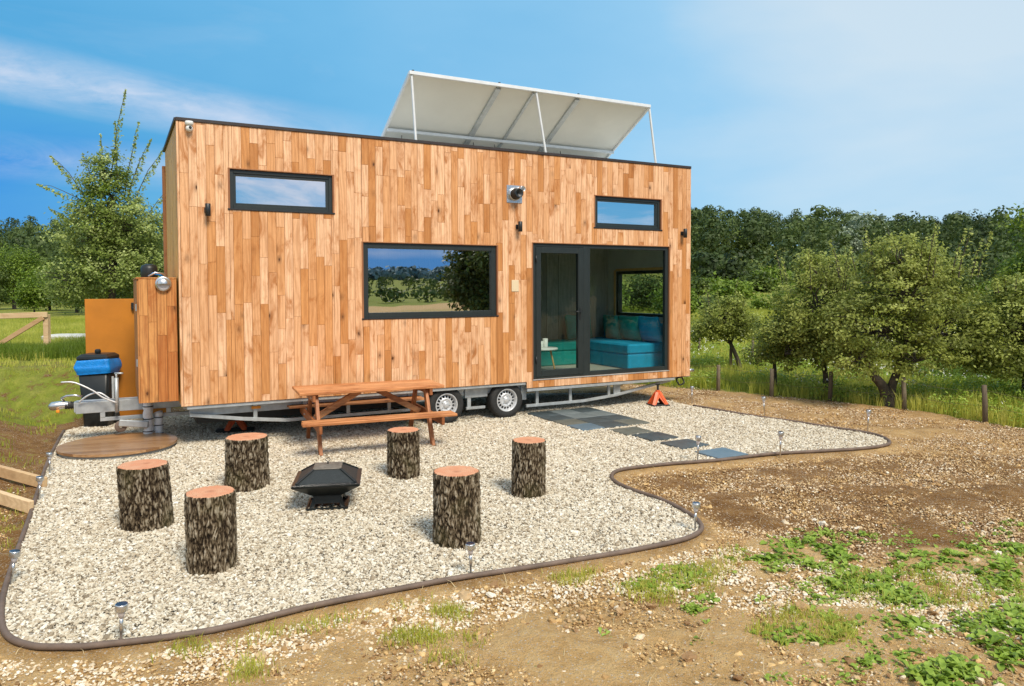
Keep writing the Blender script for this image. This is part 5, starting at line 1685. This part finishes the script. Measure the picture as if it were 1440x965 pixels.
rg = np.random.default_rng(99)
pts = []
Y = 84.0
while Y < 232:
    stp = 5.3 + (Y - 84) * .018
    lo, hi = -.82 * Y, .86 * Y
    X = lo
    while X < hi:
        u = X / Y
        hid = (-.42 < u < .2)
        if not hid or (Y < 130 and rg.random() < .6) or rg.random() < .2:
            pts.append((X + rg.uniform(-1.8, 1.8), Y + rg.uniform(-2, 2), rg.uniform(7.5, 11) * (.42 if Y < 100 else 1) * rg.choice((.85, 1, 1, 1.15)), rg.uniform(2.3, 3.6), float(np.clip(rg.normal(.36, .26), .02, .95))))
        X += stp
    Y += 6.6
wood_mass('distant_wood', pts, LEAF['forest'], 3, 'dark green wood covering the far hillside', 430, .52)
pts = []
for Y in (62, 69, 76, 84):
    for X in np.arange(-.78 * Y, -.36 * Y, 5.2):
        pts.append((X + rg.uniform(-1.5, 1.5), Y + rg.uniform(-2, 2), rg.uniform(6.0, 9.0) * (Y / 76) , rg.uniform(3, 4.4), float(np.clip(rg.normal(.5, .2), .05, .95))))
wood_mass('left_wood', pts, LEAF['forest'], 4, 'dark trees massed behind the left meadow', 900, .38)
pts = [(x_, y_, h_, 2.0, .3) for x_, y_, h_ in [(17.5 + rg.uniform(-1, 1) + k * .8, 10.6 - k * .9 + rg.uniform(-.8, .8), rg.uniform(2.6, 3.8)) for k in range(12)]]
wood_mass('hedge_mass', pts, LEAF['darkshrub'], 6, 'dark hedge behind the camera mirrored in the door glass', 500, .3)
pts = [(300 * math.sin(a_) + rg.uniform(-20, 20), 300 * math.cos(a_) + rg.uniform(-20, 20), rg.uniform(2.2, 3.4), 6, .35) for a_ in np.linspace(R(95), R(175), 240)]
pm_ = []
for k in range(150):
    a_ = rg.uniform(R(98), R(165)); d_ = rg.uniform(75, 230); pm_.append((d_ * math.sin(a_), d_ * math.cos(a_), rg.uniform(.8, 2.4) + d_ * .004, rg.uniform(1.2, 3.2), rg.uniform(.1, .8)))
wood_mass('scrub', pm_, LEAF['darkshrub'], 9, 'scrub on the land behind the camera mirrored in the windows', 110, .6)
wood_mass('far_wood', pts, LEAF['hazyridge'], 8, 'wood on the low ridge behind the camera mirrored in the windows', 90, 2.6)

# individual pale trees in front of the wood
ptree = [(995, 312, 116, 26, 'darkshrub', 'slim tree with a pale trunk at the edge of the wood, left one', 346), (1038, 322, 114, 24, 'darkshrub', 'slim tree with a pale trunk at the edge of the wood, right one', 350),
         (1203, 298, 128, 42, 'silver', 'pale silvery crowned tree high in the far wood', 0), (1180, 322, 122, 32, 'silver', 'smaller silvery crowned tree left of the larger silvery one', 0)]
for i, (px, yt, Y, w, m, lb, tk) in enumerate(ptree):
    x = (px - 720) / F * Y; hor = 404.6 - .0034 * (px - 720); h = CH + (hor - yt) / F * Y - tz(x, Y); w_ = w / F * Y / 2
    lobes = [(0, 0, h * .78, w_, w_, h * .20), (w_ * .4, -.5, h * .66, w_ * .8, w_ * .8, h * .15), (-w_ * .4, -.5, h * .62, w_ * .7, w_ * .7, h * .13)]
    tree('woodland_tree', lb, 'tree', x, Y - 3, lobes, [[(0, 0, -.3, .16), (.1, 0, h * .35, .14), (0, 0, h * .62, .1)]], 90, 26, .55, .5, .32, m, 90 + i, 'single trees at the edge of the wood', trunkmat='barkp', twigs=10, limb=.07)


# --- grasses
def blades(x, y, h, w, n, rg, tintm, lean=.35, z=None):
    m = len(x); X = np.repeat(x, n) + rg.normal(0, .045, m * n); Y_ = np.repeat(y, n) + rg.normal(0, .045, m * n)
    Z = terrain(X, Y_) if z is None else z
    H_b = np.repeat(h, n) * rg.uniform(.5, 1.15, m * n); a_ = rg.uniform(0, 2 * PI, m * n); l = rg.normal(0, lean, m * n) * H_b; b_ = rg.uniform(0, 2 * PI, m * n)
    dx, dy = np.cos(a_) * w * rg.uniform(.6, 1.3, m * n), np.sin(a_) * w
    A = np.stack([X - dx, Y_ - dy, Z - .02], 1); B = np.stack([X + dx, Y_ + dy, Z - .02], 1)
    M1 = np.stack([X + dx * .7 + l * .35 * np.cos(b_), Y_ + dy * .7 + l * .35 * np.sin(b_), Z + H_b * .55], 1)
    M0 = np.stack([X - dx * .7 + l * .35 * np.cos(b_), Y_ - dy * .7 + l * .35 * np.sin(b_), Z + H_b * .55], 1)
    T = np.stack([X + l * np.cos(b_), Y_ + l * np.sin(b_), Z + H_b], 1)
    k = m * n
    V = np.stack([A, B, M1, M0, T, T], 1).reshape(-1, 3)
    base = np.arange(k) * 6
    F1 = np.stack([base, base + 1, base + 2, base + 3], 1); F2 = np.stack([base + 3, base + 2, base + 4, base + 5], 1)
    t = np.clip(np.repeat(tintm, n) + rg.normal(0, .15, k), 0, 1)
    return V, np.concatenate([F1, F2]), np.concatenate([t, t])


rg = np.random.default_rng(55)
n = 26000
x = rg.uniform(-1, 20, n); y = 10 + 32 * rg.random(n) ** 1.3; k = (beyond(x, y) > .08) & (x / y < .78) & (x / y > .1); x = x[k]; y = y[k]
h = .19 + .14 * rg.random(len(x)) + .10 * np.clip(fbm(x, y, .7, 2.), -1, 1); tn = np.clip(.5 + .6 * fbm(x, y, .5, 7.), 0, 1)
V, Fc, T = blades(x, y, h, .006, 9, rg, tn)
V = V.astype(np.float32)
me = fastmesh('meadow_grass', V, Fc[:, :], T)
tag(link('meadow_grass', me, LEAF['grass']), 'tall bright meadow grass beyond the wire fence', kind='stuff')
n = 2600
x = rg.uniform(1, 16, n); y = 10.5 + 16 * rg.random(n); k = (beyond(x, y) > .2) & (x / y < .75) & (fbm(x, y, .45, 1.) > -.12); x = x[k]; y = y[k]
Pn = np.stack([x, y, terrain(x, y) + rg.uniform(.26, .46, len(x))], 1)
Pn = np.repeat(Pn, 3, 0) + rg.normal(0, .018, (len(Pn) * 3, 3))
V, Fc = leaf_quads(Pn, np.tile([0, -.3, 1.], (len(Pn), 1)), .03, .028, rg, .4)
flm = simple('white_petal', (.78, .78, .70), .7, 0, .08, 20, 0)
tag(link('meadow_flowers', fastmesh('meadow_flowers', V, Fc, rg.random(len(Fc))), flm), 'small white flower heads scattered in the meadow grass', kind='stuff')
# herb clumps in the meadow
n = 4200
x = rg.uniform(2, 16, n); y = 10.5 + 12 * rg.random(n); k = (beyond(x, y) > .15) & (x / y < .75) & (fbm(x, y, .8, 12.) > -.05); x = x[k]; y = y[k]
Pn = np.repeat(np.stack([x, y, terrain(x, y)], 1), 26, 0); Pn = Pn + rg.normal(0, 1, Pn.shape) * np.array([.09, .09, 0]); Pn[:, 2] += rg.uniform(.03, .30, len(Pn))
V, Fc = leaf_quads(Pn, np.tile([0, 0, 1.], (len(Pn), 1)), .055, .028, rg, .7)
tag(link('meadow_herbs', fastmesh('meadow_herbs', V, Fc, np.clip(rg.normal(.6, .25, len(Fc)), 0, 1)), LEAF['weed']), 'leafy green herbs growing among the meadow grass', kind='stuff')
# left bank short grass
n = 30000
x = rg.uniform(-20, -3.2, n); y = rg.uniform(4, 34, n)
dl = bankd(x, y)
keep = (~inpoly(x, y, PP)) & (edist(x, y) > .05) & (x / y > -.85) & ((y > 11.6) | (dl > .15))
pr = np.where(y > 12.5, .9, np.clip(.02 + .20 * dl + 1.3 * fbm(x, y, .8, 5.) + .12 * (y > 9.5), .0, .6))
keep &= rg.random(n) < pr
x = x[keep]; y = y[keep]
V, Fc, T = blades(x, y, np.where(y > 14, .14, .055) * np.ones(len(x)), .005, 8, rg, np.clip(.5 + .7 * fbm(x, y, .5, 3.), 0, 1), .5)
tag(link('bank_grass', fastmesh('bank_grass', V, Fc, T), LEAF['grass']), 'short rough grass on the left bank and meadow', kind='stuff')
# longer dark grass strip at the brow of the bank
n = 2600
x = rg.uniform(-11.5, -6.6, n); y = rg.normal(14.7, .35, n)
V, Fc, T = blades(x, y, np.full(n, .24), .006, 9, rg, np.full(n, .05), .3)
tag(link('brow_grass', fastmesh('brow_grass', V, Fc, T), LEAF['shrub']), 'strip of long dark grass along the brow of the bank', kind='stuff')


# --- broad leaved weeds in the foreground
def rosettes(x, y, size, rg, per=11):
    V = []; Fq = []; T = []
    for a_, b_, s_ in zip(x, y, size):
        z0 = tz(a_, b_) - .02; tn = rg.normal(.5, .18)
        for k in range(int(per * rg.uniform(.6, 1.3))):
            th = rg.uniform(0, 2 * PI); L = s_ * rg.uniform(.55, 1.25); w = L * rg.uniform(.16, .26); el = rg.uniform(.15, 1.1)
            d = np.array([math.cos(th), math.sin(th), 0]); sd = np.array([-d[1], d[0], 0]); rt0 = np.array([a_, b_, z0]) + rg.normal(0, .018, 3) * np.array([1, 1, 0])
            b0 = len(V); tw = rg.normal(0, .25)
            prof = [(.0, .12), (.25, .55), (.5, 1.0), (.78, .8), (1.0, .05)]
            for (t, ww) in prof:
                e = el - 1.2 * t * t * .6
                c = rt0 + d * (L * t * math.cos(el * .8)) + np.array([0, 0, L * (t * math.sin(el) - .45 * t * t)])
                V.append(c - sd * w * ww + np.array([0, 0, w * ww * (.45 + tw)])); V.append(c - np.array([0, 0, 0])); V.append(c + sd * w * ww + np.array([0, 0, w * ww * (.45 - tw)]))
            for i in range(len(prof) - 1):
                q = b0 + 3 * i
                Fq.append((q, q + 1, q + 4, q + 3)); Fq.append((q + 1, q + 2, q + 5, q + 4)); t_ = float(np.clip(tn + rg.normal(0, .15), 0, 1)); T += [t_, t_]
    return np.array(V), np.array(Fq), np.array(T)


WP = [([(1050, 780), (1110, 752), (1180, 762), (1215, 790), (1190, 812), (1150, 805), (1080, 800)], 75, .075), ([(1250, 770), (1330, 755), (1400, 765), (1440, 762), (1440, 800), (1380, 795), (1300, 800), (1260, 795)], 75, .075),
      ([(1160, 815), (1240, 800), (1330, 810), (1330, 845), (1270, 852), (1210, 835), (1160, 825)], 80, .07), ([(1370, 800), (1440, 790), (1440, 830), (1390, 830)], 30, .07),
      ([(868, 822), (930, 796), (1000, 786), (1030, 795), (1000, 812), (940, 832)], 55, .055), ([(945, 840), (1000, 830), (1010, 860), (960, 858)], 16, .05),
      ([(1060, 870), (1130, 850), (1210, 868), (1190, 895), (1120, 905), (1070, 892)], 55, .055), ([(1225, 870), (1290, 862), (1310, 895), (1250, 895)], 26, .06),
      ([(1345, 870), (1410, 850), (1500, 850), (1500, 964), (1420, 950), (1380, 905)], 95, .085), ([(1285, 940), (1330, 925), (1420, 945), (1430, 968), (1300, 968)], 36, .075), ([(1205, 915), (1230, 910), (1228, 928), (1208, 930)], 3, .05)]
X_, Y_, S_ = [], [], []
for poly, n, s_ in WP:
    P = pxpoly(poly); c = 0
    while c < n:
        a_ = rg.uniform(P[:, 0].min(), P[:, 0].max()); b_ = rg.uniform(P[:, 1].min(), P[:, 1].max())
        c += .12
        if inpoly(np.array([a_]), np.array([b_]), P)[0] and rg.random() < .75 + 2.5 * mn.noise(Vector((a_ * 3, b_ * 3, 1))): X_.append(a_); Y_.append(b_); S_.append(s_ * rg.uniform(.6, 1.2)); c += .45
P = pxpoly([(700, 960), (780, 860), (1000, 775), (1060, 745), (1440, 730), (1500, 965)])
while len(X_) < 1150:
    a_ = rg.uniform(P[:, 0].min(), P[:, 0].max()); b_ = rg.uniform(P[:, 1].min(), P[:, 1].max())
    dn = np.clip((a_ - .8) / 2.2, .04, 1)
    if inpoly(np.array([a_]), np.array([b_]), P)[0] and rg.random() < dn * (.12 + 1.6 * max(0, mn.noise(Vector((a_ * 1.7, b_ * 2.4, 21))))): X_.append(a_); Y_.append(b_); S_.append(rg.uniform(.025, .06))
V, Fc, T = rosettes(X_, Y_, S_, rg, 9)
tag(link('weeds', fastmesh('weeds', V, Fc, T, smooth=True), LEAF['weed']), 'patches of broad leaved green weeds in the stony foreground', kind='stuff')
# fine grass tufts
TP = [([(535, 905), (580, 880), (660, 885), (690, 905), (650, 928), (560, 925)], 120), ([(600, 862), (630, 850), (655, 862), (640, 875)], 30), ([(770, 812), (800, 800), (840, 798), (825, 816), (790, 820)], 40), ([(230, 918), (260, 905), (290, 912), (270, 925)], 25),
      ([(330, 940), (350, 920), (370, 940), (350, 955)], 25), ([(870, 825), (930, 800), (1000, 790), (1020, 815), (960, 850), (900, 842)], 120), ([(1060, 870), (1130, 850), (1210, 868), (1190, 900), (1120, 908), (1070, 896)], 120),
      ([(300, 905), (460, 868), (600, 838), (600, 846), (460, 880), (310, 912)], 60), ([(1100, 800), (1440, 800), (1440, 870), (1250, 860)], 120), ([(540, 605), (565, 595), (600, 600), (590, 612)], 30), ([(0, 800), (40, 740), (50, 715), (20, 700), (0, 720)], 60), ([(1000, 780), (1050, 770), (1050, 800), (1000, 805)], 20)]
X_, Y_ = [], []
for poly, n in TP:
    P = pxpoly(poly); c = 0
    while c < n:
        a_ = rg.uniform(P[:, 0].min(), P[:, 0].max()); b_ = rg.uniform(P[:, 1].min(), P[:, 1].max()); c += .2
        if inpoly(np.array([a_]), np.array([b_]), P)[0] and rg.random() < .5 + 2 * mn.noise(Vector((a_ * 4, b_ * 4, 5))): X_.append(a_); Y_.append(b_); c += .8
X_ = np.array(X_); Y_ = np.array(Y_)
V, Fc, T = blades(X_, Y_, rg.uniform(.022, .055, len(X_)), .0026, 11, rg, rg.uniform(.2, .9, len(X_)), 1.1)
tag(link('grass_tufts', fastmesh('grass_tufts', V, Fc, T), LEAF['grass']), 'small tufts of fine grass along the edging and in the stones', kind='stuff')

X_ = rg.uniform(-3, 8, 900); Y_ = rg.uniform(3.0, 9.5, 900); k = ~inpoly(X_, Y_, PP) & (beyond(X_, Y_) < -.3); X_ = X_[k]; Y_ = Y_[k]
V, Fc, T = blades(X_, Y_, rg.uniform(.02, .05, len(X_)), .0022, 2, rg, np.full(len(X_), .9), 3.2)
straw = leafmat('dry_straw', (.30, .20, .09), (.46, .34, .17), (.62, .50, .28), .1)
tag(link('dry_straw', fastmesh('dry_straw', V, Fc, T), straw), 'dry straw stalks lying on the bare soil', kind='stuff')

# ------------------------------------------------------------------ sky, sun, exposure
w = bpy.data.worlds.new('World'); SC.world = w; w.use_nodes = True
t = w.node_tree; t.nodes.clear()
SUN_EL, SUN_AZ = R(48), R(150)       # azimuth clockwise from +Y
out = t.nodes.new('ShaderNodeOutputWorld'); bg = t.nodes.new('ShaderNodeBackground')
sky = t.nodes.new('ShaderNodeTexSky'); sky.sky_type = 'NISHITA'; sky.sun_disc = False
sky.sun_elevation = SUN_EL; sky.sun_rotation = SUN_AZ; sky.air_density = 1.0; sky.dust_density = .6; sky.ozone_density = 2.0


class WN(NT):
    def __init__(s, tree): s.t = tree


q = WN(t)
tc = t.nodes.new('ShaderNodeTexCoord'); V0 = tc.outputs['Generated']
sx = t.nodes.new('ShaderNodeSeparateXYZ'); t.links.new(V0, sx.inputs[0])
X0, Y0, Z0 = sx.outputs
G_ = 9.7
mp = t.nodes.new('ShaderNodeMapping'); mp.inputs['Scale'].default_value = (1.0, 1.0, 3.6); t.links.new(V0, mp.inputs[0])
cv = mp.outputs[0]
n1 = q.noise(cv, 2.4, 8, .60, .6); n2 = q.noise(cv, 1.3, 5, .5, .2)
xy = q.math('MULTIPLY', q.math('MULTIPLY', X0, Y0), .95)
tt_ = q.math('ADD', q.math('ADD', q.math('MULTIPLY', xy, .86), q.math('MULTIPLY', Z0, .62)), q.math('ADD', .43, q.math('MULTIPLY', q.math('SUBTRACT', n2, .5), .7)))
grad = q.ramp(tt_, [(.06, (.0, .27, .78)), (.22, (.08, .41, .76)), (.5, (.18, .53, .86)), (.78, (.34, .66, .94)), (1.0, (.66, .82, .94))])
grad = q.mix(1.0, grad, (G_, G_, G_), 'MULTIPLY')
c = q.mix(.88, sky.outputs[0], grad)
# streaks of cloud low on the left and broken white cloud in the opposite sky
lv = q.math('SUBTRACT', 1.0, q.math('MULTIPLY', q.math('ABSOLUTE', q.math('SUBTRACT', Z0, q.math('ADD', .165, q.math('MULTIPLY', X0, -.13)))), 27.0), True)
lv2 = q.math('SUBTRACT', 1.0, q.math('MULTIPLY', q.math('ABSOLUTE', q.math('SUBTRACT', Z0, .145)), 34.0), True)
lv = q.math('MAXIMUM', lv, q.math('MULTIPLY', lv2, .55))
lft = q.math('MULTIPLY', q.math('SUBTRACT', -.10, X0), 3.5, True)
frontm = q.math('MULTIPLY', Y0, 20, True)
st_ = q.math('MULTIPLY', q.math('MULTIPLY', lv, lft), frontm)
n3 = q.noise(cv, 6.5, 9, .66, .9)
st_ = q.math('MULTIPLY', st_, q.ramp(q.math('ADD', q.math('MULTIPLY', n1, .55), q.math('MULTIPLY', n3, .45)), [(.36, (0, 0, 0)), (.58, (1, 1, 1))]))
bk_ = q.math('MULTIPLY', Y0, -8, True)
hi_ = q.math('MULTIPLY', q.math('SUBTRACT', Z0, .05), 22, True)
cb = q.math('MULTIPLY', q.math('MULTIPLY', bk_, hi_), q.ramp(n1, [(.43, (0, 0, 0)), (.54, (1, 1, 1))]))
low_ = q.math('SUBTRACT', 1.0, q.math('MULTIPLY', q.math('ABSOLUTE', q.math('SUBTRACT', Z0, .047)), 110.0), True)
cb = q.math('MAXIMUM', cb, q.math('MULTIPLY', q.math('MULTIPLY', bk_, q.math('MULTIPLY', low_, .55)), q.ramp(n1, [(.40, (0, 0, 0)), (.6, (.8, .8, .8))])))
cl = q.math('MAXIMUM', st_, cb)
gen = q.math('MULTIPLY', q.ramp(n1, [(.55, (0, 0, 0)), (.8, (1, 1, 1))]), .18)
c = q.mix(gen, c, (6.6, 7.6, 8.6))
c = q.mix(q.math('MULTIPLY', cl, .85), c, (7.6, 7.9, 9.0))
t.links.new(c, bg.inputs[0]); bg.inputs[1].default_value = .085
t.links.new(bg.outputs[0], out.inputs[0])

sl = bpy.data.lights.new('sun', 'SUN'); sl.energy = 3.3; sl.angle = R(18); sl.color = (1, .905, .76)
so = bpy.data.objects.new('sun', sl); C.objects.link(so)
sd = Vector((math.sin(SUN_AZ) * math.cos(SUN_EL), math.cos(SUN_AZ) * math.cos(SUN_EL), math.sin(SUN_EL)))
so.rotation_euler = sd.to_track_quat('Z', 'Y').to_euler()

vs_ = SC.view_settings
vs_.view_transform = 'Standard'; vs_.look = 'None'; vs_.gamma = 1; vs_.exposure = .28; vs_.use_curve_mapping = False
SC.cycles.max_bounces = 7; SC.cycles.transparent_max_bounces = 8
SC.cycles.use_denoising = True
